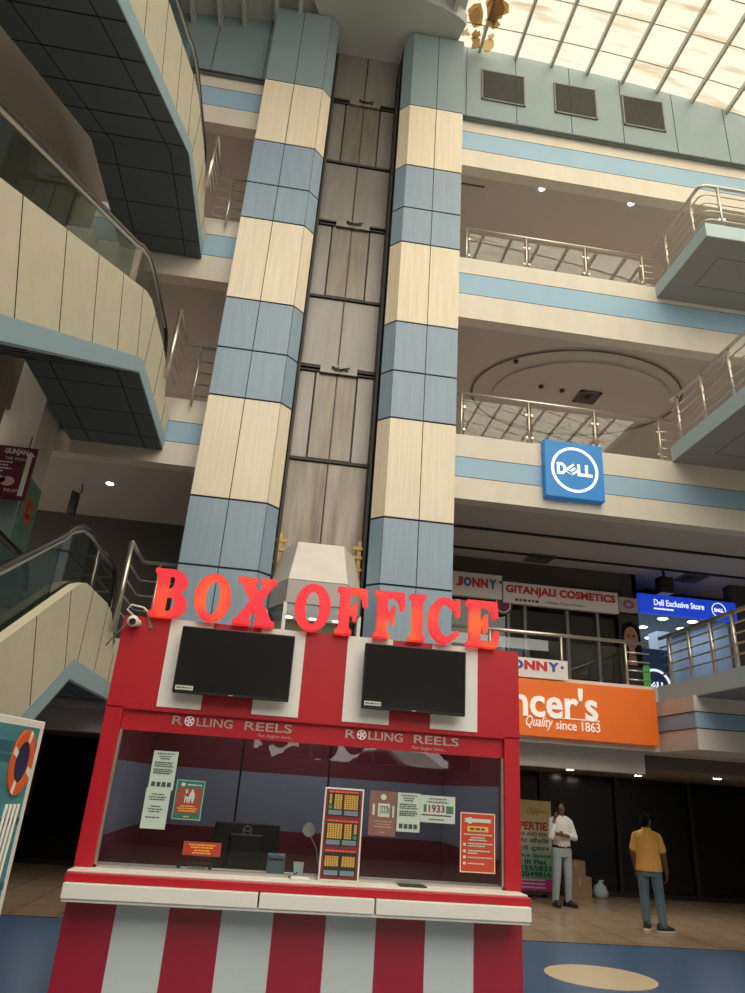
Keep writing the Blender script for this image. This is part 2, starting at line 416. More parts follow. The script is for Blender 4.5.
# skylight sheets over the atrium and opaque roof left of it
g = G()
xs2 = [2.35+.55*i for i in range(22)]
for a, b in zip(xs2[:-1], xs2[1:]):
    g.poly([(a, -9, roofz(a)+.06), (b, -9, roofz(b)+.06), (b, 10.6, roofz(b)+.06), (a, 10.6, roofz(a)+.06)])
win = struct('window_1', g, sky_sheet)
rib_m = mat('rib_metal', srgb(196, 190, 174), .5, .2)
g = G()
for i in range(15):
    x = 2.89+.837*i; g.box(x-.03, x+.03, -9, 10.3, roofz(x)-.07, roofz(x)+.05)
obj('skylight_rib', g, rib_m, win)
g = G()
for j in range(24):
    y = 9.75-.8*j
    for a, b in zip(xs2[:-1], xs2[1:]):
        g.prism([(a, y, roofz(a)+.03), (a, y+.025, roofz(a)+.03), (a, y+.025, roofz(a)+.058), (a, y, roofz(a)+.058)], (b-a, 0, roofz(b)-roofz(a)))
obj('skylight_purlin', g, rib_m, win)
g = G()
xs3 = [-9+.6*i for i in range(20)]
for a, b in zip(xs3[:-1], xs3[1:]):
    b = min(b, 2.36)
    g.prism([(a, 3, roofz(a)+.03), (a, 11.2, roofz(a)+.03), (a, 11.2, roofz(a)+.2), (a, 3, roofz(a)+.2)], (b-a, 0, roofz(b)-roofz(a)))
haze = mat('roof_underside', srgb(196, 198, 192), .8, 0, .12, .8)
struct('ceiling_roof', g, haze)
# curved bulkhead over the lift bay and the roof fins left of it
g = G()
pb = [(-.3, 10.7)]+arc(.75, 9.75, 1.75, 200, 340, 24, .55)+[(2.3, 9.97), (1.2, 10.7)]
g.prism([(x, y, 16.75) for x, y in pb], (0, 0, .4))
struct('ceiling_bulkhead', g, haze)
g = G()
for x in (-3.3, -2.75, -2.25, -1.6, -1.1, 2.1): g.box(x-.04, x+.04, 6.5, 10.3, roofz(x)-.28, roofz(x)+.02)
struct('trim_roof_fin', g, haze)
g = G()
random.seed(3)
for i in range(14):
    x = 2.45+random.random()*.6; y = 8.9+random.random()*1.2; w = .06+.15*random.random(); k = .04+.1*random.random()
    q = [(x+w*math.cos(a)*(.5+random.random()), y+w*1.2*math.sin(a)*(.5+random.random())) for a in [2*PI*n_/9 for n_ in range(9)]]
    g.prism([(a, b, roofz(a)-k+.05*random.random()) for a, b in q], (0, 0, .01), i % 2)
tag(obj('torn_roof_lining', g, [torn_mat('torn_lining', srgb(238, 224, 196)), torn_mat('torn_lining_dark', srgb(212, 190, 152))]), 'torn brownish lining hanging at the dark end of the skylight', 'torn lining')

# ================================================================== COLUMNS
BZ = [(0, 1.9, 1), (1.9, 3.65, 0), (3.65, 4.5, 1), (4.5, 5.56, 1), (5.56, 7.3, 0), (7.3, 8.2, 1), (8.2, 9.2, 1), (9.2, 10.97, 0), (10.97, 11.8, 1), (11.8, 12.87, 1), (12.87, 14.52, 0), (14.52, 16.7, 2)]
def column(name, x0, x1, chamfer_side, label):
    YF = 9.9; c = .18; YB = 10.75
    t = thing(name, label, 'column', ((x0+x1)/2, YF, 0)); t['kind'] = 'structure'
    if chamfer_side > 0: plan = [(x0, YB), (x0, YF), (x1, YF), (x1+c, YF+c), (x1+c, YB)]
    else: plan = [(x1, YB), (x1, YF), (x0, YF), (x0-c, YF+c), (x0-c, YB)]
    core = G()
    core.prism([(p[0]+(-.012 if p[0] == max(q[0] for q in plan) else .012 if p[0] == min(q[0] for q in plan) else 0), p[1]+(.012 if p[1] < YB else 0), 0) for p in plan], (0, 0, 16.72))
    obj('column_core', core, [joint], t)
    xm = (x0+x1)/2
    for z0, z1, k in BZ:
        gp = .016 if k != 2 else .006
        g = G()
        def pan(a, b):
            a, b = Vector((*a, 0)), Vector((*b, 0)); d = (b-a).normalized()
            a2, b2 = a+d*.007, b-d*.007
            nrm = Vector((d.y, -d.x, 0))
            if nrm.y > 0: nrm = -nrm
            if abs(nrm.y) < .01: nrm = Vector((chamfer_side, 0, 0))
            za, zb = z0+gp, z1-gp
            g.prism([a2+Vector((0, 0, za)), b2+Vector((0, 0, za)), b2+Vector((0, 0, zb)), a2+Vector((0, 0, zb))], -nrm*.02)
        for a, b in (((x0, YF), (xm, YF)), ((xm, YF), (x1, YF))): pan(a, b)
        if chamfer_side > 0: pan((x1, YF), (x1+c, YF+c))
        else: pan((x0-c, YF+c), (x0, YF))
        # outer return
        xo = x0 if chamfer_side > 0 else x1
        g.box(xo-.003 if chamfer_side > 0 else xo-.017, xo+.017 if chamfer_side > 0 else xo+.003, YF+.02, YB, z0+gp, z1-gp)
        obj('cream_panel' if k == 0 else 'blue_panel', g, [cream if k == 0 else blue if k == 1 else bluegrey], t)
    return t
column('column_left', -1.57, -.43, 1, 'tall cream and blue panelled column beside the escalators, left of the lift shaft')
column('column_right', 1.34, 2.44, -1, 'tall cream and blue panelled column beside the galleries, right of the lift shaft')

# ================================================================== LIFT SHAFT
g = G(); g.box(-.6, 1.5, 10.76, 10.85, 0, 17.1, 0); g.box(-.245, 1.155, 10.72, 10.76, 0, 17.1, 0)
for x0, x1 in ((-.24, .44), (.47, 1.15)):
    for z0, z1 in ((3.4, 4.9), (5.0, 6.7), (8.62, 10.06), (11.95, 13.45), (15.33, 17.0)): g.box(x0, x1, 10.7, 10.73, z0, z1, 2 if z0 == 5.0 else 1)
g.box(.443, .451, 10.68, 10.72, 3, 16.2, 0); g.box(.46, .468, 10.68, 10.72, 3, 16.2, 1)
for x in (-.22, 1.13): g.box(x-.02, x+.02, 10.3, 10.7, 0, 16.2, 0)
struct('wall_lift_shaft', g, [steel_dk, steel_br, stain])
dl = ['steel lift landing doors lowest in the shaft, just above the white lift car', 'steel lift landing doors in the middle of the tall shaft', 'steel lift landing doors highest in the shaft, under the roof']
for k, (z0, z1) in enumerate(((6.74, 8.57), (10.1, 11.91), (13.49, 15.28))):
    t = thing('lift_door_set', dl[k], 'lift doors', (.46, 10.7, z0), 'lift landing doors')
    for nm, a, b, d, m in (('side_panel', -.24, .06, .02, steel_br), ('door_leaf', .09, .445, .035, door_m), ('door_leaf', .47, .80, .035, door_m), ('side_panel', .83, 1.15, .02, steel_br)):
        g = G(); g.box(a, b, 10.7-d, 10.72, z0+.03, z1-.12); obj(nm, g, m, t, .004)
    for q in ((10.62, z1-.06, z1-.02), (10.66, z0-.03, z0+.02), (10.64, z1-.12, z1-.09)):
        g = G(); g.box(-.24, 1.15, q[0], 10.72, q[1], q[2]); obj('door_track', g, steel_dk, t)
    g = G(); g.box(.14, .80, 10.6, 10.7, z1-.15, z1+.02); obj('header_plate', g, steel_br, t, .005)
    g = G()
    for i in range(6): g.cyl((.36+i*.05, 10.57, z1-.05-.02*(i % 2)), (0, .06, 0), .022, 10)
    g.tube([(.34, 10.57, z1-.03), (.48, 10.56, z1-.09), (.66, 10.57, z1-.02)], .012, 6)
    obj('door_hanger', g, steel_dk, t)

# lift car: panoramic cabin with a tapered white roof
t = thing('lift_car', 'white panoramic lift car with tapered roof at the foot of the shaft', 'lift car', (.43, 10.1, 0))
def ring(s, y_f, y_b, cx=.43): # half octagon plan
    return [(cx-.68*s, y_b), (cx-.42*s, y_f), (cx+.42*s, y_f), (cx+.68*s, y_b)]
g = G()
b0 = [(x, y, 4.36) for x, y in ring(1, 9.62, 10.15)]+[(1.11, 10.6, 4.36), (-.25, 10.6, 4.36)]
b1 = [(x, y, 4.98) for x, y in ring(.8, 9.8, 10.25)]+[(.97, 10.5, 4.98), (-.11, 10.5, 4.98)]
n = 6
g.add(b0+b1, [(i, (i+1) % n, n+(i+1) % n, n+i) for i in range(n)]+[(0, 1, 2, 3, 4, 5), (6, 7, 8, 9, 10, 11)], 0)
obj('roof', g, [mat('lift_roof_white', srgb(214, 206, 196), .4, 0, .1, 3)], t, .008)
g = G(); g.prism([(x, y, 4.02) for x, y in [(p[0], p[1]) for p in b0]], (0, 0, .335)); obj('fascia', g, mat('lift_fascia', srgb(172, 164, 160), .5), t, .006)
g = G(); g.prism([(p[0], p[1], 1.95) for p in b0], (0, 0, .3)); obj('floor_pan', g, steel_br, t)
for (x, y) in ring(1, 9.64, 10.16):
    g = G(); g.box(x-.025, x+.025, y-.01, y+.04, 2.2, 4.04); obj('mullion', g, white, t)
g = G()
rr = ring(.97, 9.65, 10.16)
for a, b in zip(rr[:-1], rr[1:]): g.prism([(a[0], a[1], 2.25), (b[0], b[1], 2.25), (b[0], b[1], 4.02), (a[0], a[1], 4.02)], (0, .008, 0))
obj('window_glass', g, glass_rail, t)
g = G(); g.box(-.2, 1.06, 10.5, 10.58, 2.25, 4.02, 0); g.box(-.2, 1.06, 10.2, 10.5, 3.96, 4.015, 1)
for x in (.08, .43, .78): g.cyl((x, 10.25, 3.95), (0, 0, .02), .05, 14, 2)
obj('cabin_lining', g, [mat('lift_lining', srgb(196, 166, 130), .5), white, lamp_s], t)
for x, nm in ((-.18, 'yellow guide bracket on the lift shaft, left of the lift roof'), (1.06, 'yellow guide bracket on the lift shaft, right of the lift roof')):
    g = G(); g.box(x-.03, x+.03, 10.42, 10.48, 4.45, 5.3); 
    for z in (4.6, 4.8, 5.0, 5.15): g.box(x-.1, x+.1, 10.4, 10.44, z, z+.05)
    g.box(x-.012, x+.012, 10.46, 10.72, 4.5, 5.25)
    tag(obj('guide_bracket', g, wood_y), nm, 'bracket', 'lift guide brackets')

# pixel of the photograph -> point of the place at depth Y (used only to measure where things stand)
def at(px, py, Y):
    d = fw + rt*((px-372.5)/F_PX) - up*((py-496.5)/F_PX)
    return CAM + d*(Y/d.y)
def rect(x0, y0, x1, y1, Y):
    """x-range and z-range of an upright rectangle seen between two pixels at depth Y"""
    a = at(x0, (y0+y1)/2, Y); b = at(x1, (y0+y1)/2, Y); c = at((x0+x1)/2, y0, Y); d = at((x0+x1)/2, y1, Y)
    return a.x, b.x, d.z, c.z

# ================================================================== PLATFORMS ON THE RIGHT
trim_lb = mat('platform_edge', srgb(176, 196, 200), .6)
def platform(n, x0, y0, z0, z1, y1=10.4):
    g = G(); g.box(x0, 13, y0, y1, z0+.012, z1, 0); g.box(x0+.01, 13, y0+.01, y1, z0, z0+.012, 1)
    for a, b, c, d in ((x0+.5, 12, y0+.45, y0+.465), (x0+.5, 12, y1-.5, y1-.485), (x0+.5, x0+.515, y0+.45, y1-.5)): g.box(a, b, c, d, z0-.002, z0+.002, 2)
    struct('floor_platform_%d' % n, g, [trim_lb, mat('platform_soffit', srgb(150, 142, 140), .8), vent_m])
platform(3, 6.55, 8.68, 11.0, 11.3)
platform(2, 6.5, 5.5, 7.4, 7.7)
platform(1, 5.85, 5.5, 3.2, 3.46, 10.42)
g = G()
for z0, z1, m in ((2.5, 2.78, 0), (2.78, 3.0, 1), (3.0, 3.22, 0)): g.box(5.8, 13, 9.4, 10.42, z0, z1, m)
g.box(5.79, 13, 9.39, 10.42, 2.775, 2.785, 2); g.box(5.79, 13, 9.39, 10.42, 2.995, 3.005, 2)
struct('wall_platform_1', g, [cream_w, blue_w, joint])

# ---- railings
def bar(t, pts, r, name, m=stainless, n=8):
    g = G(); g.tube(pts, r, n); return obj(name, g, m, t, smooth=True)
def glass_railing(z0, zt, xs, x1, label, glass_top):
    t = thing('gallery_railing', label, 'railing', (xs[0], YS+.1, z0))
    y = YS+.1
    bar(t, [(2.45, y, zt), (x1, y, zt)], .028, 'top_rail')
    for x in xs: bar(t, [(x, y, z0-.02), (x, y, zt)], .024, 'post')
    e = [2.46]+list(xs)
    for a, b in zip(e[:-1], e[1:]):
        if b-a < .3: continue
        g = G(); g.box(a+.05, b-.05, y-.005, y+.005, z0+.03, zt-.12); obj('glass_pane', g, glass_rail, t)
        for xx in (a+.05, b-.05):
            for zz in (z0+.15, zt-.28):
                g = G(); g.cyl((xx, y-.025, zz), (0, .05, 0), .024, 10); obj('glass_clamp', g, stainless, t)
    for i in range(4):
        z = z0+.12+i*(zt-z0-.2)/4
        bar(t, [(xs[-1], y, z), (x1, y, z)], .012, 'short_rail')
    return t
glass_railing(11.27, 12.1, (2.72, 3.94, 5.17, 6.38), 6.62, 'steel and glass railing of the third gallery under the grilles', .7)
glass_railing(7.42, 8.3, (2.68, 3.91, 5.14, 6.37), 6.62, 'steel and glass railing of the second gallery above the square blue sign', .7)
t = thing('gallery_railing', 'steel bar railing of the first gallery behind the small white banner', 'railing', (2.5, YS+.1, 3.45))
y = YS+.1
bar(t, [(2.4, y, 4.13), (5.78, y, 4.13)], .03, 'top_rail')
for x in (3.2, 4.35, 5.41): bar(t, [(x, y, 3.42), (x, y, 4.13)], .024, 'post')
for a, b in ((2.46, 3.17), (3.24, 4.31), (4.39, 5.37)):
    g = G(); g.box(a, b, y-.005, y+.005, 3.5, 4.03); obj('glass_pane', g, glass_rail, t)
for i in range(4): bar(t, [(5.41, y, 3.55+i*.14), (5.8, y, 3.55+i*.14)], .012, 'short_rail')

def plat_railing(x0, y0, y1, zf, zt, label, front_x=None, posts=()):
    t = thing('platform_railing', label, 'railing', (x0+.06, y0, zf))
    x = x0+.07; n = 5
    for i in range(n):
        z = zt if i == n-1 else zf+.18+i*(zt-zf-.18)/(n-1)*.98
        r = .032 if i == n-1 else .014
        if front_x:
            yy = y0+.07; c = .14
            pts = [(x, y1, z), (x, yy+c, z)]+[(x+c-c*math.cos(rad(a)), yy+c-c*math.sin(rad(a)), z) for a in (20, 45, 70)]+[(x+c, yy, z), (front_x, yy, z)]
        else: pts = [(x, y1, z), (x, y0, z)]
        bar(t, pts, r, 'top_rail' if i == n-1 else 'rail')
    for (px_, py_) in posts: bar(t, [(px_, py_, zf-.02), (px_, py_, zt)], .03, 'post')
    return t
plat_railing(6.55, 8.68, 10.35, 11.3, 12.28, 'bar railing around the highest projecting platform on the right', 9.5, ((6.62, 10.0), (6.62, 9.1), (6.95, 8.75), (8.2, 8.75)))
plat_railing(6.5, 5.5, 10.35, 7.7, 8.62, 'bar railing along the middle projecting platform on the right', None, ((6.57, 10.15), (6.57, 9.4), (6.57, 8.65), (6.57, 7.9), (6.57, 7.1)))
plat_railing(5.85, 5.5, 10.35, 3.46, 4.2, 'bar railing along the lowest platform, in front of the lit blue store', None, ((5.92, 10.1), (5.92, 9.55), (5.92, 9.0), (5.92, 8.5), (5.92, 8.0), (5.92, 7.4)))

# left railings between escalator landing and column
def left_railing(zf, label):
    t = thing('landing_railing', label, 'railing', (-2.1, 9.4, zf), 'landing railings')
    zt = zf+1.12
    for i in range(5):
        z = zt if i == 4 else zf+.18+.22*i
        bar(t, [(-2.13, 9.35, z), (-2.13, 10.25, z), (-2.1, 10.3, z), (-1.56, 10.3, z)], .028 if i == 4 else .013, 'top_rail' if i == 4 else 'rail')
    bar(t, [(-2.13, 9.35, zf-.1), (-2.13, 9.35, zt)], .034, 'post')
    bar(t, [(-1.88, 10.3, zf-.02), (-1.88, 10.3, zt)], .02, 'post')
    return t
l1 = left_railing(3.45, 'bar railing by the lowest escalator landing, above the white dome camera')
copy_thing(l1, (0, 0, 3.82), 'bar railing by the middle escalator landing, left of the column')
copy_thing(l1, (0, 0, 7.62), 'bar railing by the top escalator landing, left of the column')

# ================================================================== ESCALATORS
XE0, XE1 = -3.62, -2.2
cream_e = mat('escalator_cladding', srgb(214, 206, 180), .4, 0, .07, 1.2, (.6, 3, 3))
blue_e = mat('escalator_trim', srgb(150, 178, 190), .45)
step_m = mat('step_metal', srgb(96, 94, 92), .5, .5)
hand_m = mat('handrail_rubber', srgb(44, 40, 36), .25)
def Tz(y): 
    P_ = [(-9, -.55*(7.55+9)), (7.4, -.0825), (7.65, .05), (7.95, .15), (9.0, .18), (9.35, .13), (9.62, -.02), (9.82, -.3), (10.4, -.3)]
    for a, b in zip(P_[:-1], P_[1:]):
        if a[0] <= y <= b[0]: return a[1]+(b[1]-a[1])*(y-a[0])/(b[0]-a[0])
def Bz(y): return -.66 if y >= 8.1 else -.66-.56*(8.1-y)
def escalator(zf, base, label):
    t = thing('escalator', label, 'escalator', ((XE0+XE1)/2, 8.5, zf), 'stacked escalators')
    lo = base-zf
    ylow = 7.55+lo/.55            # where the deck meets the lower floor
    def prof(fn_top, fn_bot):
        ys = sorted(set([ylow-1.0, ylow, 2.0, 3, 4, 5, 6, 7, 7.4, 7.65, 7.95, 8.1, 9.0, 9.2, 9.35, 9.5, 9.62, 9.73, 9.82, 10.38]))
        ys = [y for y in ys if y >= ylow-1.0]
        a = [(y, zf+max(fn_top(y), lo+.02)) for y in ys]; b = [(y, zf+max(fn_bot(y), lo)) for y in ys]
        return a, b
    def strip(g, a, b, x, w, m=0):
        n = len(a)
        for i in range(n-1):
            if a[i][1]-b[i][1] < 1e-4 and a[i+1][1]-b[i+1][1] < 1e-4: continue
            g.add([(x, *b[i]), (x, *b[i+1]), (x, *a[i+1]), (x, *a[i]), (x+w, *b[i]), (x+w, *b[i+1]), (x+w, *a[i+1]), (x+w, *a[i])],
                  [(0, 1, 2, 3), (7, 6, 5, 4), (0, 4, 5, 1), (3, 2, 6, 7), (0, 3, 7, 4), (1, 5, 6, 2)], m)
    ct, cb = prof(Tz, Bz)
    bt, bb = prof(Bz, lambda y: Bz(y)-.21)
    for x, w in ((XE1-.1, .1), (XE0, .1)):
        g = G(); strip(g, ct, cb, x, w)
        for k in range(12):
            y = 9.9-.82*k
            if y < ylow or y < .5: continue
            a, b = Tz(y), Bz(y)
            if b < lo: b = lo
            xo = x+w if x > -3 else x-.003
            if a > b:
                h = a-b; q = (0, -h) if y > 7.6 else (h*.876*.482, -h*.876*.876)     # square to the slope
                g.prism([(xo, y, zf+a), (xo, y+.014, zf+a), (xo, y+.014+q[0], zf+a+q[1]), (xo, y+q[0], zf+a+q[1])], (.003, 0, 0), 1)
        obj('side_cladding', g, [cream_e, joint], t)
        g = G(); strip(g, bt, bb, x-.004, w+.008); obj('side_trim', g, blue_e, t)
    # soffit and its panel joints
    g = G(); ys = [y for y in (ylow-1, 2, 3, 4, 5, 6, 7, 8.1, 10.38) if y >= ylow-1]
    for a, b in zip(ys[:-1], ys[1:]):
        za, zb = max(Bz(a)-.235, lo), max(Bz(b)-.235, lo)
        if za <= lo+1e-4 and zb <= lo+1e-4: continue
        g.prism([(XE0+.0, a, zf+za), (XE1-.0, a, zf+za), (XE1-.0, b, zf+zb), (XE0+.0, b, zf+zb)], (0, 0, .03), 0)
        for x in (XE0+.3, XE1-.28): g.prism([(x, a, zf+za-.003), (x+.016, a, zf+za-.003), (x+.016, b, zf+zb-.003), (x, b, zf+zb-.003)], (0, 0, .004), 1)
    for k in range(9):
        y = 9.95-.72*k
        if y > ylow and Bz(y)-.235 > lo: g.box(XE0, XE1, y, y+.012, zf+Bz(y)-.239, zf+Bz(y)-.23, 1)
    obj('soffit', g, [soffit_m, joint], t)
    # deck and steps
    g = G()
    y = max(ylow, 0)
    while y < 7.9:
        z = zf+max(min(-.55*(7.65-y), -.05), lo)-.02
        g.box(XE0+.2, XE1-.2, y, y+.4, z-.2 if z-.2 > zf+lo else zf+lo, z); y += .4
    g.box(XE0+.12, XE1-.12, 7.9, 10.4, zf-.1, zf-.03); obj('steps', g, step_m, t)
    # balustrades
    for x, nm in ((XE1-.13, 1), (XE0+.13, 0)):
        hp = []
        for yy in [ylow-.3+.0]: hp.append((x, yy, zf+lo+.62))
        for yy in (ylow+.4, 2.5, 4, 5.5, 7.2): 
            if yy > ylow: hp.append((x, yy, zf-.55*(7.55-yy)+.62))
        hp += [(x, 7.45, zf+.60), (x, 7.8, zf+.75), (x, 8.15, zf+.80), (x, 9.4, zf+.78)]
        hp += [(x, 9.4+.38*math.sin(rad(a)), zf+.40+.38*math.cos(rad(a))) for a in (15, 30, 45, 60, 75, 90, 105, 120, 140)]
        g = G()
        ring_ = [p for p in hp if p[1] >= ylow-.4]
        for a, b in zip(ring_[:-1], ring_[1:]):
            if b[1] < a[1]+.001: continue
            lo_a, lo_b = zf+max(Tz(a[1]), lo)-.02, zf+max(Tz(b[1]), lo)-.02
            g.add([(x-.006, a[1], lo_a), (x-.006, b[1], lo_b), (x-.006, b[1], b[2]-.03), (x-.006, a[1], a[2]-.03), (x+.006, a[1], lo_a), (x+.006, b[1], lo_b), (x+.006, b[1], b[2]-.03), (x+.006, a[1], a[2]-.03)],
                  [(0, 1, 2, 3), (7, 6, 5, 4), (3, 2, 6, 7), (0, 4, 5, 1)])
        bg_ = obj('balustrade_glass', g, glass_esc, t)
        g = G(); g.tube(hp, .034, 10); obj('handrail', g, hand_m, t, smooth=True)
        g = G(); g.tube([(p[0], p[1], p[2]-.045) for p in hp[:-9]], .022, 8); obj('handrail_guide', g, stainless, bg_, smooth=True)
    return t
escalator(11.19, 7.42, 'uppermost cream clad escalator at top left, its dark underside in view')
escalator(7.34, 3.5, 'middle cream clad escalator at the left edge, with blue trim along its bottom')
escalator(3.46, 0.0, 'lowest cream clad escalator, rising from the floor behind the booth')
for zt in (3.5, 7.42):
    g = G(); g.box(-4.2, -2.0, -6, 2.9, zt-.6, zt); struct('floor_landing_%d' % (1 if zt < 5 else 2), g, cream_w)

# pillar with a poster, hanging sign and small fittings at the left
g = G(); g.box(-4.4, -3.75, 9.45, 10.15, 3.45, 9.8, 0); g.box(-4.41, -3.74, 9.44, 10.16, 3.45, 5.45, 1)
struct('trim_pillar', g, [cream_w, bluegrey])
t = thing('flower_poster', 'green poster with an orange flower on the pillar by the escalator', 'poster', (-3.73, 9.8, 4.5))
g = G(); g.box(-3.74, -3.72, 9.5, 10.1, 4.45, 5.4); obj('sheet', g, mat('poster_green', srgb(96, 130, 112), .6, 0, .3, 6), t)
g = G()
for k in range(7):
    a = 2*PI*k/7; g.prism([(-3.72, 9.8+.1*math.cos(a)+.07*math.cos(b), 5.0+.13*math.sin(a)+.08*math.sin(b)) for b in [2*PI*i/10 for i in range(10)]], (.004, 0, 0))
obj('printed_flower', g, mat('poster_orange', srgb(190, 90, 50), .6), t)

t = thing('hanging_shop_sign', 'maroon hanging shop sign with white arrow at the left edge', 'sign', (-4.0, 9.25, 6.0))
a = at(38, 449, 9.2); b = at(25, 500, 9.2)
sx1, sz1, sz0 = a.x, a.z, b.z; sx0 = sx1-.82
g = G(); g.box(sx0, sx1, 9.2, 9.25, sz0, sz1); obj('panel', g, maroon_s, t, .004)
g = G(); W_ = sx1-sx0; H_ = sz1-sz0
g.text('GUNJAN', at(4, 455, 9.2).x, at(27, 458, 9.2).x, sz0+.82*H_, sz0+.95*H_, 9.198, 0, .004, weight=.03)
g.text('THE MUSIC', at(5, 460, 9.2).x, at(26, 463, 9.2).x, sz0+.73*H_, sz0+.785*H_, 9.198, 0, .004, spacing=1.3)
for k, (q, w_) in enumerate(((.66, .62), (.60, .55), (.54, .62), (.48, .5))):
    g.scribble(sx0+.06*W_, sx0+.06*W_+w_*W_, sz0+(q+.02)*H_, .022*H_, 9.2, 0, .004, k)
g.text('THE LIFT', at(3, 490, 9.2).x, at(17, 492, 9.2).x, sz0+.12*H_, sz0+.175*H_, 9.198, 0, .004); g.scribble(sx0+.3*W_, sx0+.6*W_, sz0+.07*H_, .03*H_, 9.2, 0, .004, 9)
obj('lettering', g, white, t)
g = G(); g.shape([[(0, 0), (1, 0), (1, .9), (1.5, .9), (.5, 1), (-.5, .9), (0, .9)]], sx0+.84*W_, sx0+.99*W_, sz0+.06*H_, sz0+.92*H_, 9.198, .004)
obj('arrow', g, white, t)
g = G()
for cx, cz, rx in ((.5, .33, .13), (.66, .32, .12)): g.shape([ell(0, 0, 1, 1, 20)], sx0+(cx-rx)*W_, sx0+(cx+rx)*W_, sz0+(cz-.09)*H_, sz0+(cz+.09)*H_, 9.198, .003)
obj('printed_picture', g, mat('print_pink', srgb(210, 170, 170), .6), t)
g = G(); g.cyl((sx0+.2, 9.22, sz1), (0, 0, .18), .008, 6); g.cyl((sx1-.12, 9.22, sz1), (0, 0, .18), .008, 6); obj('hanger', g, steel_dk, t)

p = at(78, 478, 11.8)
t = thing('hanging_speaker', 'small black speaker hanging from the ceiling above the lowest escalator', 'speaker', p)
g = G(); g.prism([(p.x-.06, 11.8, 5.75), (p.x+.06, 11.8, 5.7), (p.x+.07, 11.8, 6.1), (p.x-.05, 11.8, 6.15)], (0, .14, 0)); obj('body', g, black, t, .01)
g = G(); g.tube([(p.x+.02, 11.87, 6.1), (p.x+.1, 11.87, 6.14), (p.x+.08, 11.87, 6.3)], .012, 6); obj('bracket', g, steel_dk, t)

# ================================================================== CEILING FITTINGS
def downlight(x, y, z, label, r=.085, group='recessed ceiling lights', m=lamp):
    t = thing('ceiling_light', label, 'ceiling light', (x, y, z), group)
    g = G(); g.cyl((x, y, z-.012), (0, 0, .012), r*1.3, 20); obj('rim', g, white, t)
    g = G(); g.cyl((x, y, z-.02), (0, 0, .01), r, 20); obj('lens', g, m, t)
    return t
def zplane(px, py, z):
    d = fw + rt*((px-372.5)/F_PX) - up*((py-496.5)/F_PX)
    return CAM + d*((z-CAM.z)/d.z)
for (px_, py_), z, lb in (((542, 188), 13.74, 'glowing ceiling light of the top gallery nearest the right column'), ((631, 203), 13.74, 'glowing ceiling light of the top gallery, middle of three'),
                         ((722, 219), 13.74, 'glowing ceiling light seen above the corner of the highest platform'), ((110, 483), 6.29, 'glowing ceiling light above the lowest escalator at left'),
                         ((638, 775), 2.3, 'glowing ceiling light over the man in yellow'), ((570, 769), 2.3, 'glowing ceiling light over the man in white'), ((717, 778), 2.3, 'glowing ceiling light on the ground floor near the right edge')):
    p = zplane(px_, py_, z); downlight(p.x, p.y, z, lb, .06 if z > 10 else .06, m=lamp_g if z < 3 else lamp)
def vent(px_, py_, z, w, label):
    p = zplane(px_, py_, z)
    t = thing('air_vent', label, 'air vent', (p.x, p.y, z), 'square ceiling air vents')
    g = G()
    for a, b, c, d in ((-w, w, -w, -w+.05), (-w, w, w-.05, w), (-w, -w+.05, -w, w), (w-.05, w, -w, w)): g.box(p.x+a, p.x+b, p.y+c, p.y+d, z-.025, z)
    obj('frame', g, vent_m, t)
    for k in (.75, .5, .25):
        q = w*k; g = G()
        g.add([(p.x-q, p.y-q, z-.02), (p.x+q, p.y-q, z-.02), (p.x+q, p.y+q, z-.02), (p.x-q, p.y+q, z-.02), (p.x-q+.07, p.y-q+.07, z), (p.x+q-.07, p.y-q+.07, z), (p.x+q-.07, p.y+q-.07, z), (p.x-q+.07, p.y+q-.07, z)] if q > .08 else
              [(p.x-.07, p.y-.07, z-.02), (p.x+.07, p.y-.07, z-.02), (p.x+.07, p.y+.07, z-.02), (p.x-.07, p.y+.07, z-.02), (p.x-.05, p.y-.05, z), (p.x+.05, p.y-.05, z), (p.x+.05, p.y+.05, z), (p.x-.05, p.y+.05, z)],
              [(0, 1, 5, 4), (1, 2, 6, 5), (2, 3, 7, 6), (3, 0, 4, 7)])
        obj('diffuser_ring', g, vent_m, t)
    g = G(); g.box(p.x-w+.04, p.x+w-.04, p.y-w+.04, p.y+w-.04, z-.004, z-.001); obj('duct_opening', g, joint, t)
    return t
vent(587, 397, 9.86, .24, 'square air vent inside the oval ceiling recess')
vent(540, 558, 6.29, .26, 'square air vent above the white cosmetics shop sign, nearer its middle')
vent(516, 570, 6.29, .24, 'square air vent close above the left half of the white cosmetics sign')
vent(690, 578, 6.29, .26, 'square air vent in front of the lit blue store sign')
vent(652, 592, 6.29, .24, 'square air vent at the left end of the lit blue store sign')
p = zplane(663, 570, 6.29)
t = thing('ceiling_speaker', 'small black box speaker on the ceiling left of the lit blue store sign', 'speaker', (p.x, p.y, 6.0))
g = G(); g.box(p.x-.14, p.x+.14, p.y-.12, p.y+.12, 5.78, 6.12); obj('cabinet', g, black, t, .015)
g = G(); g.box(p.x-.02, p.x+.02, p.y-.02, p.y+.02, 6.12, 6.29); obj('bracket', g, steel_dk, t)
for (px_, py_), lb in (((516, 361), 0), ((541, 386), 0), ((562, 390), 0)):
    p = zplane(px_, py_, 9.87); g = G(); g.cyl((p.x, p.y, 9.83), (0, 0, .05), .05, 12)
    tag(obj('smoke_detector', g, steel_dk), ['small dark detector near the left end of the oval ceiling recess', 'small dark detector in the oval recess, left of the pair by the vent', 'small dark detector in the oval recess, just left of the vent'][[516, 541, 562].index(px_)], 'detector', 'ceiling detectors')

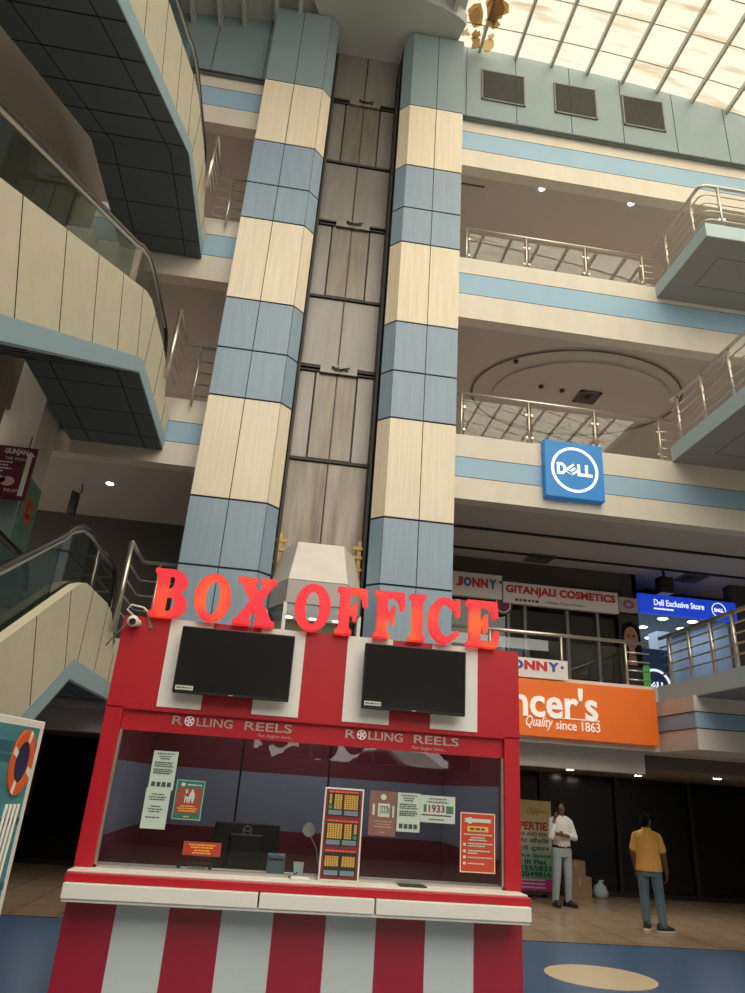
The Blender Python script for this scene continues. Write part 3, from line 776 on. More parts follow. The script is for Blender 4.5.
# ================================================================== LOGO SIGN ON THE GALLERY
t = thing('logo_sign', 'square blue lit sign with white ring logo on the gallery front', 'sign', (4.6, 10.3, 6.4))
x0, x1, z0, z1 = 4.08, 5.12, 6.4, 7.45
g = G(); g.box(x0, x1, 10.24, 10.395, z0, z1); obj('sign_box', g, [logo_blue], t, .012)
g = G(); cx, cz = .5, .5
R_ = .40
g.shape([ell(.5, .5, R_, R_, 56), ell(.5, .5, R_-.045, R_-.045, 56)], x0, x1, z0, z1, 10.24, .012, 0, norm=False)
def dell_letters(g, x0, x1, z0, z1, y, dep, m=0):
    s = .065
    D = [[(0, 0), (.15, 0), (.24, .08), (.24, .22), (.15, .3), (0, .3)], [(s, s), (.13, s), (.17, .11), (.17, .19), (.13, .3-s), (s, .3-s)]]
    Lr = lambda q: [[(q, 0), (q+.19, 0), (q+.19, .07), (q+.07, .07), (q+.07, .3), (q, .3)]]
    # slanted E made of three leaning strokes
    E_ = [[(.21, .13), (.43, .30), (.47, .265), (.31, .14), (.345, .112), (.47, .21), (.505, .18), (.385, .085), (.415, .06), (.53, .15), (.565, .118), (.41, 0)]]
    loops = D+E_+Lr(.55)+Lr(.76)
    g.shape(loops, x0, x1, z0, z1, y, dep, m)
W_ = x1-x0
dell_letters(g, x0+.2*W_, x0+.8*W_, z0+.40*W_, z0+.61*W_, 10.24, .012)
obj('logo_ring_lettering', g, mat('logo_white', srgb(250, 250, 252), .5, emit=.45, ecol=(1, 1, 1)), t)

# ================================================================== ORANGE SIGN AND SMALL BANNER
t = thing('orange_shop_sign', 'long orange shop sign with white lettering on the first gallery front', 'sign', (4, 10.3, 2.56))
g = G(); g.box(2.2, 5.72, 10.26, 10.4, 2.57, 3.38); obj('sign_box', g, orange_s, t, .01)
g = G()
a = at(520, 705, 10.25); b = at(595, 705, 10.25); zc = at(560, 720, 10.25).z
xl = a.x; xr = b.x
g.text("ncer's", at(512, 700, 10.25).x, at(597, 700, 10.25).x, at(560, 719, 10.25).z, at(560, 687, 10.25).z, 10.258, 0, .02, weight=.02)
q0 = at(526, 730, 10.25); q1 = at(600, 725, 10.25)
g.text('since 1863', at(556, 724, 10.25).x, at(600, 726, 10.25).x, at(578, 731, 10.25).z, at(578, 721.5, 10.25).z, 10.258, 0, .012, weight=.006)
g.text('Quality', at(526, 724, 10.25).x, at(553, 724, 10.25).x, at(540, 730, 10.25).z, at(540, 716, 10.25).z, 10.258, 0, .012, shear=.35)
g.text('Spe', 2.32, at(509, 700, 10.25).x, at(500, 722, 10.25).z, at(500, 682, 10.25).z, 10.258, 0, .02, weight=.012)
z_ = at(560, 719.5, 10.25).z+.05; g.box(at(556, 720, 10.25).x, at(600, 724, 10.25).x, 10.252, 10.26, z_-.035, z_-.022)
obj('lettering', g, letter_w, t)

t = thing('small_banner', 'white banner with red and blue letters hung on the first gallery rail', 'banner', (3.9, 10.3, 3.42))
bx1 = at(568, 668, 10.28).x; bz0, bz1 = 3.41, at(555, 660, 10.28).z
g = G(); g.box(3.1, bx1, 10.29, 10.31, bz0, bz1); obj('sheet', g, board_w, t)
def jonny(g, x0, x1, z0, z1, y):
    w = (x1-x0)/5
    for k, (c, m) in enumerate((('J', 0), ('O', 1), ('N', 0), ('N', 0), ('Y', 1))):
        g.text(c, x0+k*w+.02*w, x0+(k+1)*w-.06*w, z0, z1, y, m, .006, weight=.06)
g = G()
ja, jb = at(500, 665, 10.28).x, at(560, 668, 10.28).x
jonny(g, ja, jb, bz0+.38*(bz1-bz0), bz0+.86*(bz1-bz0), 10.289)
g.shape([ell(0, 0, 1, 1, 8)], at(560.5, 663, 10.28).x, at(564, 663, 10.28).x, bz1-.13, bz1-.08, 10.289, .005, 1)
obj('lettering', g, [red_txt, blue_txt], t)

# ================================================================== SHOPS ON THE FIRST GALLERY
YF1 = 13.5
g = G(); g.box(XL, 3.2, YF1, YF1+.2, 3.45, 6.29, 0); g.box(7.0, 7.3, YF1, YF1+.25, 3.45, 6.29, 0); g.box(9.45, 13, YF1, YF1+.25, 3.45, 6.29, 0)
g.box(3.2, 7.0, 16.3, 16.45, 3.45, 6.29, 0); g.box(3.2, 7.3, YF1+.02, YF1+.2, 5.9, 6.29, 0); g.box(7.2, 7.3, YF1, 18, 3.45, 6.29, 0)
struct('wall_shops', g, dark_wall)
g = G(); g.box(3.2, 7.0, YF1+.06, YF1+.08, 3.45, 5.4); struct('window_2', g, glass_mat('tinted_shopfront', (.22, .22, .24), 1.0))
g = G()
for x in (3.22, 4.5, 4.85, 5.75, 6.4, 6.95): g.box(x-.03, x+.03, YF1, YF1+.1, 3.45, 5.45)
struct('trim_shopfront', g, mat('frame_grey', srgb(120, 112, 106), .5, .3))
t = thing('cosmetics_sign', 'long white shop sign with red capital letters over the dark shopfront', 'sign', (5.6, YF1, 5.45))
sx0, sx1 = at(503, 590, YF1-.1).x, at(618, 600, YF1-.1).x
sz0, sz1 = 5.37, 5.81
g = G(); g.box(sx0, sx1, YF1-.1, YF1+.02, sz0, sz1); obj('board', g, board_w, t, .006)
g = G(); g.text('GITANJALI COSMETICS', sx0+.06, sx1-.06, sz0+.17, sz1-.06, YF1-.102, 0, .008, weight=.04); obj('main_lettering', g, red_txt, t)
g = G(); g.scribble(sx0+.25, sx0+.75, sz0+.08, .05, YF1-.1, 0, .005, 4); g.text('- Making a Picture Perfect -', sx0+.85, sx0+1.75, sz0+.045, sz0+.115, YF1-.102, 0, .005); obj('small_lettering', g, ink, t)
t = thing('toy_shop_sign', 'white shop sign with red and blue letters beside the lit letter E', 'sign', (3.7, YF1, 5.45))
jx0 = at(445, 585, YF1-.1).x
g = G(); g.box(jx0, sx0-.02, YF1-.1, YF1+.02, 5.42, 5.92); obj('board', g, board_w, t, .006)
g = G(); jonny(g, at(455, 585, YF1-.1).x, at(497, 588, YF1-.1).x, 5.62, 5.82, YF1-.102); g.shape([ell(0, 0, 1, 1, 8)], at(499, 585, YF1-.1).x, at(502.5, 585, YF1-.1).x, 5.74, 5.81, YF1-.102, .005, 1); obj('lettering', g, [red_txt, blue_txt], t)
t = thing('shop_logo_board', 'small square white board with faded red logo at the cosmetics sign end', 'sign', (6.95, YF1, 5.4))
lx0, lx1 = at(619, 605, YF1-.1).x, at(638, 605, YF1-.1).x
g = G(); g.box(lx0, lx1, YF1-.1, YF1, 5.42, 5.74); obj('board', g, mat('faded_board', srgb(176, 156, 156), .6), t, .005)
g = G(); c_ = (lx0+lx1)/2; g.shape([ell(0, 0, 1, 1, 24), ell(0, 0, .55, .55, 24)], c_-.12, c_+.12, 5.5, 5.68, YF1-.1, .006); obj('printed_logo', g, mat('faded_red', srgb(150, 80, 96), .6), t)
# round maroon sign and lit panel behind
t = thing('round_shop_sign', 'round maroon sign in the shopfront left of the cosmetics shop', 'sign', (3.9, YF1-.05, 5.0))
p = at(503, 605, YF1-.05); g = G(); g.cyl((p.x, YF1-.05, p.z), (0, .05, 0), .2, 28); obj('disc', g, maroon_s, t)
g = G(); g.shape([ell(0, 0, 1, 1, 28), ell(0, 0, .86, .86, 28)], p.x-.16, p.x+.16, p.z-.16, p.z+.16, YF1-.05, .005); obj('ring', g, board_w, t)
p = at(515, 640, YF1+1.2)
g = G(); g.box(p.x-.25, p.x+.28, YF1+1.2, YF1+1.25, 4.15, 4.75); g.box(p.x-.3, p.x+.33, YF1+1.21, YF1+1.26, 4.1, 4.8)
tag(obj('lit_window', g, mat('lit_pane', srgb(190, 210, 220), .5, emit=2.2, ecol=srgb(190, 214, 224))), 'pale lit pane glowing inside the dark shop behind the rail', 'lit panel')

# poster of a woman on the pier between the shops
t = thing('face_poster', 'tall dark poster of a woman face between the two shops', 'poster', (7.1, YF1-.02, 4.4))
fx0, fx1 = at(621, 650, YF1-.06).x, at(641, 650, YF1-.06).x
fz0, fz1 = 3.45, 5.38
g = G(); g.box(fx0, fx1, YF1-.06, YF1-.0, fz0, fz1); obj('sheet', g, mat('poster_dark', srgb(34, 26, 26), .5), t)
c_ = at(631, 638, YF1-.06); w = .17
hairp = [(-1.25, -3.4), (-1.25, .2), (-1.0, 1.6), (0, 2.0), (1.0, 1.5), (1.2, .2), (1.25, -3.4)]
g = G(); g.prism([(c_.x+p[0]*w, YF1-.066, c_.z+p[1]*w) for p in hairp], (0, .006, 0)); obj('printed_hair', g, hair_m, t)
g = G(); g.prism([(c_.x+p[0]*w*.88, YF1-.072, c_.z+p[1]*w*1.35) for p in ell(0, 0, 1, 1, 24)], (0, .006, 0)); g.box(c_.x-.06, c_.x+.06, YF1-.071, YF1-.066, c_.z-.36, c_.z-.12)
g.prism([(c_.x+p[0], YF1-.071, c_.z-.5+p[1]) for p in ((-.1, -.05), (.1, -.05), (.07, .16), (-.07, .16))], (0, .004, 0)); obj('printed_face', g, mat('poster_skin', srgb(150, 108, 88), .6), t)
g = G()
for s in (-1, 1): g.prism([(c_.x+s*.055+p[0]*.032, YF1-.077, c_.z+.03+p[1]*.014) for p in ell(0, 0, 1, 1, 12)], (0, .005, 0)); g.box(c_.x+s*.055-.035, c_.x+s*.055+.035, YF1-.077, YF1-.073, c_.z+.06, c_.z+.07)
g.box(c_.x-.012, c_.x+.012, YF1-.077, YF1-.073, c_.z-.06, c_.z-.05)
obj('printed_eyes', g, hair_m, t)
g = G(); g.prism([(c_.x+p[0]*.04, YF1-.077, c_.z-.105+p[1]*.014) for p in ell(0, 0, 1, 1, 12)], (0, .005, 0)); obj('printed_lips', g, mat('poster_lips', srgb(150, 50, 56), .6), t)

# lit store on the right
g = G(); g.box(7.3, 9.45, 18, 18.1, 3.45, 5.9, 0); g.box(9.45, 9.5, YF1+.25, 18, 3.45, 5.9, 0); g.box(7.3, 7.32, YF1+.2, 18, 3.45, 5.9, 0); g.box(7.3, 9.5, YF1+.1, 18, 5.62, 5.7, 1)
g.box(8.75, 9.1, 15.4, 15.8, 3.45, 5.62, 1)
struct('wall_store', g, [store_in, mat('store_ceiling', srgb(140, 152, 164), .7)])
t = thing('store_sign', 'long lit blue store sign over the bright shopfront on the right', 'sign', (8.3, YF1, 5.45))
g = G(); bx0, bx1 = at(640, 605, YF1-.12).x, 9.45; g.box(bx0, bx1, YF1-.12, YF1+.02, 5.46, 5.86); obj('sign_box', g, blue_lit, t, .006)
g = G(); g.text('Dell Exclusive Store', at(654, 603, YF1-.12).x, at(704, 608, YF1-.12).x, 5.63, 5.76, YF1-.122, 0, .006, weight=.006)
g.scribble(at(654, 610, YF1-.12).x, at(674, 611, YF1-.12).x, 5.56, .03, YF1-.12, 0, .006, 5)
c_ = at(719, 612, YF1-.12).x; g.shape([ell(.5, .5, .5, .5, 40), ell(.5, .5, .45, .45, 40)], c_-.16, c_+.16, 5.5, 5.82, YF1-.12, .008, norm=False)
dell_letters(g, c_-.1, c_+.1, 5.62, 5.7, YF1-.122, .006)
obj('lettering', g, lit_w, t)
g = G(); g.box(7.32, 9.42, YF1+.06, YF1+.075, 3.45, 5.46); struct('window_3', g, glass_mat('store_glass', (.9, .93, .95), .7))
store_l = [(7.6, 14.3), (8.3, 14.3), (9.0, 14.3), (7.6, 15.2), (8.3, 15.2), (9.15, 15.0), (7.6, 16.2), (8.3, 16.2), (9.0, 16.2), (7.6, 17.3), (8.3, 17.3), (9.0, 17.3)]
rown = ['front', 'second', 'third', 'rear']; coln = ['left', 'middle', 'right']
for k, (x, y) in enumerate(store_l):
    downlight(x, y, 5.62, 'round white light in the bright store ceiling, %s row, %s one' % (rown[k//3], coln[k % 3]), .1, 'lights in the bright store', lamp_s)
t = thing('logo_drum', 'dark blue round display stand with white ring inside the bright store', 'display stand', (7.75, 14.2, 3.45))
p = at(656, 686, 14.2)
g = G(); g.box(7.42, p.x+.42, 14.22, 14.4, 3.45, 4.9); obj('panel', g, mat('drum_blue', srgb(24, 62, 110), .5), t, .01)
g = G(); zc = p.z; g.shape([ell(.5, .5, .5, .5, 40), ell(.5, .5, .43, .43, 40)], p.x-.36, p.x+.36, zc-.36, zc+.36, 14.22, .012, norm=False); dell_letters(g, p.x-.22, p.x+.22, zc-.09, zc+.09, 14.22, .012); obj('logo_ring', g, lit_w, t)
g = G(); p = at(645, 676, 13.9); g.box(p.x-.08, p.x+.12, 13.9, 13.92, p.z-.25, p.z+.22); tag(obj('leaf_poster', g, mat('leaf_green', srgb(90, 190, 70), .6, emit=.25)), 'bright green poster at the left edge of the lit store', 'poster')
t = thing('store_counter', 'pale counter with laptops inside the bright store', 'counter', (8.6, 16.6, 3.45))
g = G(); g.box(8.1, 9.3, 15.9, 16.5, 3.45, 4.25); obj('body', g, white, t, .01)
for x in (8.3, 8.75, 9.1):
    g = G(); g.box(x-.14, x+.14, 16.1, 16.3, 4.25, 4.265); g.prism([(x-.14, 16.3, 4.265), (x+.14, 16.3, 4.265), (x+.14, 16.36, 4.46), (x-.14, 16.36, 4.46)], (0, .01, 0)); obj('laptop', g, black, t)
g = G(); g.box(7.9, 8.6, 17.85, 18, 3.9, 5.2); g.box(8.0, 8.5, 17.83, 17.86, 4.4, 4.7, 1); tag(obj('wall_display', g, [mat('display_grey', srgb(90, 104, 120), .5), logo_blue]), 'grey wall display at the back of the bright store', 'display')

# ================================================================== TICKET BOOTH
BX0, BX1, BY = -.935, 1.495, 4.3
BT = 2.565
t = booth = thing('ticket_booth', 'red and white striped ticket booth with glass front in the middle', 'ticket booth', ((BX0+BX1)/2, 5.2, 0))
g = G(); e = [BX0, -.68, -.41, -.14, .13, .41, .68, .95, 1.22, BX1]
for k in range(9): g.box(e[k], e[k+1], BY, BY+.12, 0, 1.1, k % 2)
g.box(BX0, BX0+.06, BY+.12, 6.1, 0, 1.1, 0); g.box(BX1-.06, BX1, BY+.12, 6.1, 0, 1.1, 0)
obj('striped_base', g, [mat('base_red', srgb(158, 24, 52), .32, 0, .05, 3), mat('base_white', srgb(200, 208, 206), .35, 0, .04, 3)], t)
g = G()
for a, b in ((-.925, .036), (.044, .636), (.644, 1.478)): g.box(a, b, 4.1, 4.2, 1.11, 1.18)
g.box(-.92, 1.475, 4.11, 4.2, 1.095, 1.11)
obj('counter_fascia', g, white, t, .004)
g = G(); g.box(-.93, 1.485, 4.13, 4.36, 1.181, 1.222); obj('counter_edge', g, red, t, .004)
g = G(); g.box(-.93, 1.48, 4.16, 4.6, 1.222, 1.23); obj('counter_top', g, white, t, .002)
g = G(); g.box(BX0+.06, BX1-.06, 4.6, 4.95, .95, 1.0); obj('inner_desk', g, mat('desk_grey', srgb(120, 124, 136), .5), t)
for a, b in ((BX0, -.84), (1.4, BX1)):
    g = G(); g.box(a, b, BY, BY+.12, 1.23, 2.05); obj('front_post', g, red, t, .003)
# upper panel with the stripes
g = G(); e2 = [BX0, -.66, -.41, -.12, .15, .41, .69, .94, 1.23, BX1]
for k in range(9): g.box(e2[k], e2[k+1], BY-(.004 if k % 2 else 0), BY+.14, 2.06 if k % 2 else 2.04, BT, k % 2)
g.box(BX0, BX1, BY+.002, BY+.14, 2.035, 2.06, 0)
obj('upper_panel', g, [red, white_st], t)
g = G(); g.box(-.84, 1.4, BY+.03, BY+.07, 1.925, 2.04, 0); obj('header_panel', g, red, t)
# film-reel style lettering on the header
def rolling(g, x0, x1, z0, z1, y):
    w = x1-x0
    g.text('R', x0, x0+.085*w, z0, z1, y, 0, .004, weight=.012)
    c_ = x0+.14*w; r = (z1-z0)*.58; zc = (z0+z1)/2
    g.shape([ell(0, 0, 1, 1, 28)]+[ell(.6*math.cos(2*PI*i/5), .6*math.sin(2*PI*i/5), .23, .23, 12) for i in range(5)]+[ell(0, 0, .14, .14, 10)], c_-r, c_+r, zc-r, zc+r, y, .005, 1)
    g.text('LLING', x0+.2*w, x0+.5*w, z0, z1, y, 0, .004, weight=.012)
    g.text('REELS', x0+.6*w, x1, z0, z1, y, 0, .004, weight=.012)
for a, b, c, d in (((172, 719), (292, 729), (258, 731.5), (294, 734.5)), ((346, 734), (460, 743), (413, 744.5), (447, 748)),):
    p0, p1 = at(*a, BY), at(*b, BY)
    g = G(); rolling(g, p0.x, p1.x, 1.972, 2.02, BY+.03); obj('header_lettering', g, [silver, mat('reel_white', srgb(230, 230, 230), .4)], t)
    g = G(); q0, q1 = at(*c, BY), at(*d, BY)
    g.text('Fun begins here...', q0.x, q1.x, 1.934, 1.958, BY+.03, 0, .003, shear=.2); obj('tagline', g, silver, t)
g = G(); g.box(-.84, 1.4, BY+.03, BY+.038, 1.23, 1.925); fg_ = obj('front_glass', g, glass_booth, t)
g = G(); g.box(-.84, -.825, BY+.02, BY+.05, 1.23, 1.925); g.box(1.387, 1.4, BY+.02, BY+.05, 1.23, 1.925); g.box(-.84, 1.4, BY+.02, BY+.05, 1.23, 1.245); obj('glass_channel', g, stainless, fg_)
bw = mat('booth_bluegrey', srgb(142, 146, 162), .6)
g = G()
for a, b, m in ((0, 1.36, 0), (1.36, 1.77, 1), (1.77, 2.5, 0)):
    g.box(BX0, BX1, 6.05, 6.15, a, b, m); g.box(BX0, BX0+.05, BY+.12, 6.05, a, b, m); g.box(BX1-.05, BX1, BY+.12, 6.05, a, b, m)
g.box(-.2, -.185, 6.04, 6.055, 0, 2.5, 2); g.box(.5, .515, 6.04, 6.055, 0, 2.5, 2)
obj('inside_wall', g, [red_d, bw, joint], t)
g = G(); g.box(BX0-.001, BX0+.001, BY+.14, 6.15, 0, 2.5); g.box(BX1-.001, BX1+.001, BY+.14, 6.15, 0, 2.5); obj('outside_skin', g, red, t)
g = G(); g.box(BX0, BX1, BY+.14, 6.15, 2.5, 2.54); obj('roof', g, mat('booth_roof', srgb(200, 198, 192), .7), t)
g = G(); g.box(-.4, 1.0, 5.1, 5.2, 2.47, 2.5); obj('booth_fill', g, mat('booth_fill_glow', (1, 1, 1), .5, emit=14.0, ecol=(.95, .97, 1)), t)  # added glowing bar, out of sight, to lighten the booth inside

# lit sign letters
t = thing('letter_sign', 'glowing red slab serif sign standing along the top of the booth', 'sign', (.3, 4.28, BT))
def slab_I(): return [[(0, 0), (.5, 0), (.5, .1), (.41, .12), (.41, .88), (.5, .9), (.5, 1), (0, 1), (0, .9), (.09, .88), (.09, .12), (0, .1)]]
def slab_F(): return [[(0, 0), (.52, 0), (.52, .09), (.42, .11), (.42, .42), (.53, .42), (.56, .3), (.66, .3), (.66, .68), (.56, .68), (.53, .56), (.42, .56), (.42, .88), (.68, .88), (.8, .8), (.86, .62), (.98, .62), (.95, 1), (0, 1), (0, .91), (.1, .89), (.1, .11), (0, .09)]]
def slab_E(): return [[(0, 0), (.95, 0), (1.0, .36), (.88, .36), (.82, .2), (.7, .12), (.42, .12), (.42, .44), (.53, .44), (.56, .32), (.66, .32), (.66, .7), (.56, .7), (.53, .56), (.42, .56), (.42, .88), (.68, .88), (.8, .8), (.86, .64), (.98, .64), (.95, 1), (0, 1), (0, .91), (.1, .89), (.1, .11), (0, .09)]]
def slab_B():
    o_ = [(0, 0)]+[(.55+.42*math.sin(rad(a)), .28-.28*math.cos(rad(a))) for a in range(0, 181, 15)][:-2]+[(.72, .53)]+[(.5+.4*math.sin(rad(a)), .76-.24*math.cos(rad(a))) for a in range(30, 181, 15)]+[(0, 1), (0, .91), (.1, .89), (.1, .11), (0, .09)]
    h1 = [(.4, .12), (.52, .12)]+[(.5+.14*math.sin(rad(a)), .28-.16*math.cos(rad(a))) for a in range(15, 166, 15)]+[(.52, .44), (.4, .44)]
    h2 = [(.4, .58), (.48, .58)]+[(.46+.12*math.sin(rad(a)), .735-.145*math.cos(rad(a))) for a in range(15, 166, 15)]+[(.48, .885), (.4, .885)]
    return [o_, h1, h2]
def slab_O(): return [ell(.5, .5, .5, .5, 44), ell(.5, .5, .2, .37, 36)]
def slab_C():
    o_ = [(.5+.5*math.cos(rad(a)), .5+.5*math.sin(rad(a))) for a in range(62, 305, 9)]
    i_ = [(.55+.25*math.cos(rad(a)), .5+.36*math.sin(rad(a))) for a in range(300, 59, -12)]
    return [[(.98, .6), (.97, .98), (.87, .98), (.8, .9)]+o_+[(.98, .2), (.9, .3)]+i_[0:]+[(.84, .74), (.88, .6)]]
def slab_X():
    return [[(0, 0), (.42, 0), (.42, .09), (.35, .11), (.47, .31), (.6, .11), (.52, .09), (.52, 0), (1, 0), (1, .09), (.92, .11), (.65, .52), (.88, .89), (.96, .91), (.96, 1), (.58, 1), (.58, .91), (.64, .89), (.54, .7), (.42, .89), (.49, .91), (.49, 1), (.02, 1), (.02, .91), (.1, .89), (.36, .5), (.08, .11), (0, .09)]]
LT = [('b', slab_B, -.795, -.585), ('o', slab_O, -.545, -.327), ('x', slab_X, -.302, -.05), ('o', slab_O, .062, .282), ('f', slab_F, .318, .51), ('f', slab_F, .557, .747), ('i', slab_I, .778, .88), ('c', slab_C, .9, 1.1), ('e', slab_E, 1.145, 1.352)]
for ch, fn, a, b in LT:
    g = G(); g.shape(fn(), a, b, BT+.001, BT+.292, 4.3, .06); o = obj('letter_'+ch, g, [letter_red], t)
    bv = o.modifiers.new('bevel', 'BEVEL'); bv.width = .005; bv.segments = 2; bv.limit_method = 'ANGLE'; bv.angle_limit = rad(60)

# televisions
for x0, x1, lb in ((-.575, .085, 'left flat black television mounted under the lit letters BOX'), (.508, 1.13, 'right flat black television mounted under the lit letters FFICE')):
    t = thing('television', lb, 'television', ((x0+x1)/2, 4.2, 2.13), 'televisions on the booth')
    z0, z1 = 2.135, 2.515
    g = G(); g.box(x0, x1, 4.2, 4.235, z0, z1); hs = obj('housing', g, black, t, .004)
    g = G(); g.box(x0+.008, x1-.008, 4.1985, 4.2, z0+.016, z1-.008); obj('screen', g, screen_m, t)
    g = G(); g.box((x0+x1)/2-.15, (x0+x1)/2+.15, 4.235, 4.297, z0+.08, z1-.08); obj('wall_bracket', g, steel_dk, t)
    g = G(); g.box(x0+.015, x0+.115, 4.197, 4.1986, z0+.018, z0+.042, 0); g.scribble(x0+.022, x0+.105, z0+.03, .008, 4.1972, 1, .0006, 2); obj('sticker', g, [paper, ink], hs)
    g = G(); g.box((x0+x1)/2-.012, (x0+x1)/2+.012, 4.197, 4.1986, z0+.004, z0+.01); obj('maker_mark', g, silver, hs)

# dome camera with cable
p = at(133, 621, 4.24)
t = thing('security_camera', 'white dome security camera at the top left corner of the booth', 'security camera', p)
g = G(); g.ball((p.x, 4.24, p.z), .034, 0, 20, 12); dm = obj('dome', g, white, t, smooth=True)
g = G(); g.cyl((p.x+.004, 4.205, p.z-.008), (0, .01, 0), .019, 18); obj('lens', g, black, dm)
g = G(); g.cyl((p.x, 4.24, p.z), (.02, .055, .0), .022, 14); obj('mount', g, white, t)
g = G(); g.tube([(p.x, 4.26, p.z+.03), (p.x-.05, 4.26, p.z+.07), (p.x-.03, 4.26, p.z+.1), (p.x+.04, 4.26, p.z+.09), (p.x+.09, 4.27, p.z+.055), (p.x+.12, 4.28, p.z+.05)], .006, 6)
obj('white_cable', g, white, t, smooth=True)
g = G(); g.tube([(p.x-.02, 4.25, p.z+.03), (p.x-.04, 4.25, p.z-.02), (p.x-.09, 4.26, p.z-.09), (p.x-.13, 4.27, p.z-.15)], .0045, 6); obj('hanging_wire', g, black_cable, t, smooth=True)
g = G(); q = at(146, 618, 4.29); g.prism([(q.x-.01, 4.29, q.z+.05), (q.x+.01, 4.29, q.z+.05), (q.x+.05, 4.29, q.z-.06), (q.x+.03, 4.29, q.z-.06)], (0, .01, 0))
tag(obj('metal_strip', g, steel_br), 'short metal strip stuck on the booth beside the dome camera', 'strip')

# ---- notices on the glass
GY = BY+.029
def sheet(name, label, cat, px, m, border=None, tilt=0, group=None, Y=GY):
    x0, x1, z0, z1 = rect(*px, Y)
    t = thing(name, label, cat, ((x0+x1)/2, Y, z0), group)
    g = G(); g.box(x0, x1, Y-.002, Y, z0, z1, 0)
    if border: g = G(); g.box(x0, x1, Y-.002, Y, z0, z1, 0); g.box(x0+.006, x1-.006, Y-.003, Y-.002, z0+.006, z1-.006, 1)
    obj('sheet', g, [border, m] if border else [m], t)
    return t, x0, x1, z0, z1
def lines(t, x0, x1, z0, z1, fr, m=ink, h=.006, Y=GY, nm='print', dy=.003):
    g = G()
    for k, (f, a, b) in enumerate(fr): g.scribble(x0+a*(x1-x0), x0+b*(x1-x0), z0+f*(z1-z0), h, Y-dy, 0, .001, k+3)
    return obj(nm, g, m, t)
paper_fr = [(.93, .15, .85), (.86, .25, .75), (.8, .3, .7), (.7, .1, .85), (.65, .1, .8), (.6, .1, .9), (.52, .1, .85), (.47, .1, .9), (.42, .1, .8)]
t, *b = sheet('paper_notice', 'upper of two white paper notices at the left of the booth glass', 'notice', (151, 751, 176, 790), paper)
lines(t, *b, paper_fr)
g = G()
for k in range(4): w = b[1]-b[0]; g.box(b[0]+(.1+.21*k)*w, b[0]+(.26+.21*k)*w, GY-.004, GY-.003, b[2]+.08*(b[3]-b[2]), b[2]+.2*(b[3]-b[2]))
obj('print_block', g, ink, t)
t, *b = sheet('paper_notice', 'lower of two white paper notices at the left of the booth glass', 'notice', (143, 788, 168, 829), paper, Y=GY-.003)
lines(t, *b, [(.85, .25, .75), (.78, .15, .85), (.72, .2, .8), (.55, .3, .7), (.48, .2, .8), (.42, .25, .7), (.28, .15, .7)], Y=GY-.003)
t, *b = sheet('couple_poster', 'green and brown poster with two white figures on the booth glass', 'poster', (174, 780, 203, 820), green_p, mat('mint', srgb(120, 170, 150), .6))
w, h = b[1]-b[0], b[3]-b[2]
g = G(); g.box(b[0]+.08*w, b[1]-.08*w, GY-.004, GY-.003, b[2]+.17*h, b[2]+.8*h); obj('brown_field', g, brown_p, t)
g = G()
for s, cx in ((-1, .4), (1, .6)):
    g.shape([ell(0, 0, 1, 1, 12)], b[0]+(cx-.045)*w, b[0]+(cx+.045)*w, b[2]+.7*h, b[2]+.765*h, GY-.004, .001)
    g.shape([[(-.5, 0), (-.3, 0), (-.1, .5), (.1, 0), (.3, 0), (.5, .55), (.9*s if s < 0 else .5, .6), (.35, 1), (-.35, 1), (-.5, .6)]], b[0]+(cx-.1)*w, b[0]+(cx+.1)*w, b[2]+.42*h, b[2]+.7*h, GY-.004, .001)
g.shape([ell(0, 0, 1, 1, 12)], b[0]+.17*w, b[0]+.32*w, b[2]+.83*h, b[2]+.93*h, GY-.003, .001); g.scribble(b[0]+.4*w, b[0]+.9*w, b[2]+.88*h, .007, GY-.003, 0, .001, 2)
obj('white_figures', g, paper, t)
lines(t, *b, [(.34, .25, .75), (.28, .15, .85), (.22, .2, .8), (.08, .4, .6)], yellow_p, .006, nm='yellow_print', dy=.004)
t, *b = sheet('brown_notice', 'faded brown poster with white emblem, left of the printed papers on glass', 'poster', (369, 791, 396, 836), tan_p)
w, h = b[1]-b[0], b[3]-b[2]
g = G(); g.shape([ell(0, 0, 1, 1, 14)], b[0]+.4*w, b[0]+.62*w, b[2]+.8*h, b[2]+.93*h, GY-.002, .001)
g.shape([[(0, 0), (1, 0), (1, 1), (0, 1)], [(.15, .4), (.85, .4), (.85, .8), (.15, .8)]], b[0]+.32*w, b[0]+.75*w, b[2]+.42*h, b[2]+.72*h, GY-.002, .001)
for k in range(4): g.box(b[0]+(.4+.09*k)*w, b[0]+(.45+.09*k)*w, GY-.003, GY-.002, b[2]+.5*h, b[2]+.64*h)
g.box(b[0]+.12*w, b[0]+.2*w, GY-.003, GY-.002, b[2]+.45*h, b[2]+.7*h); g.box(b[0]+.86*w, b[0]+.92*w, GY-.003, GY-.002, b[2]+.42*h, b[2]+.68*h)
obj('white_emblem', g, paper, t)
lines(t, *b, [(.32, .2, .85), (.26, .3, .8), (.2, .2, .85), (.08, .4, .6)], mat('faint', srgb(176, 140, 124), .7), .006, nm='faint_print', dy=.002)
t, *b = sheet('paper_notice', 'white printed paper between the faded brown poster and the number sheet', 'notice', (397, 793, 420, 832), paper)
lines(t, *b, paper_fr)
g = G()
for k in range(4): w = b[1]-b[0]; g.box(b[0]+(.1+.21*k)*w, b[0]+(.26+.21*k)*w, GY-.004, GY-.003, b[2]+.08*(b[3]-b[2]), b[2]+.2*(b[3]-b[2]))
obj('print_block', g, ink, t)
t, *b = sheet('number_notice', 'white paper with large printed number 1933 on the booth glass', 'notice', (420, 796, 455, 823), paper, Y=GY-.003)
w, h = b[1]-b[0], b[3]-b[2]
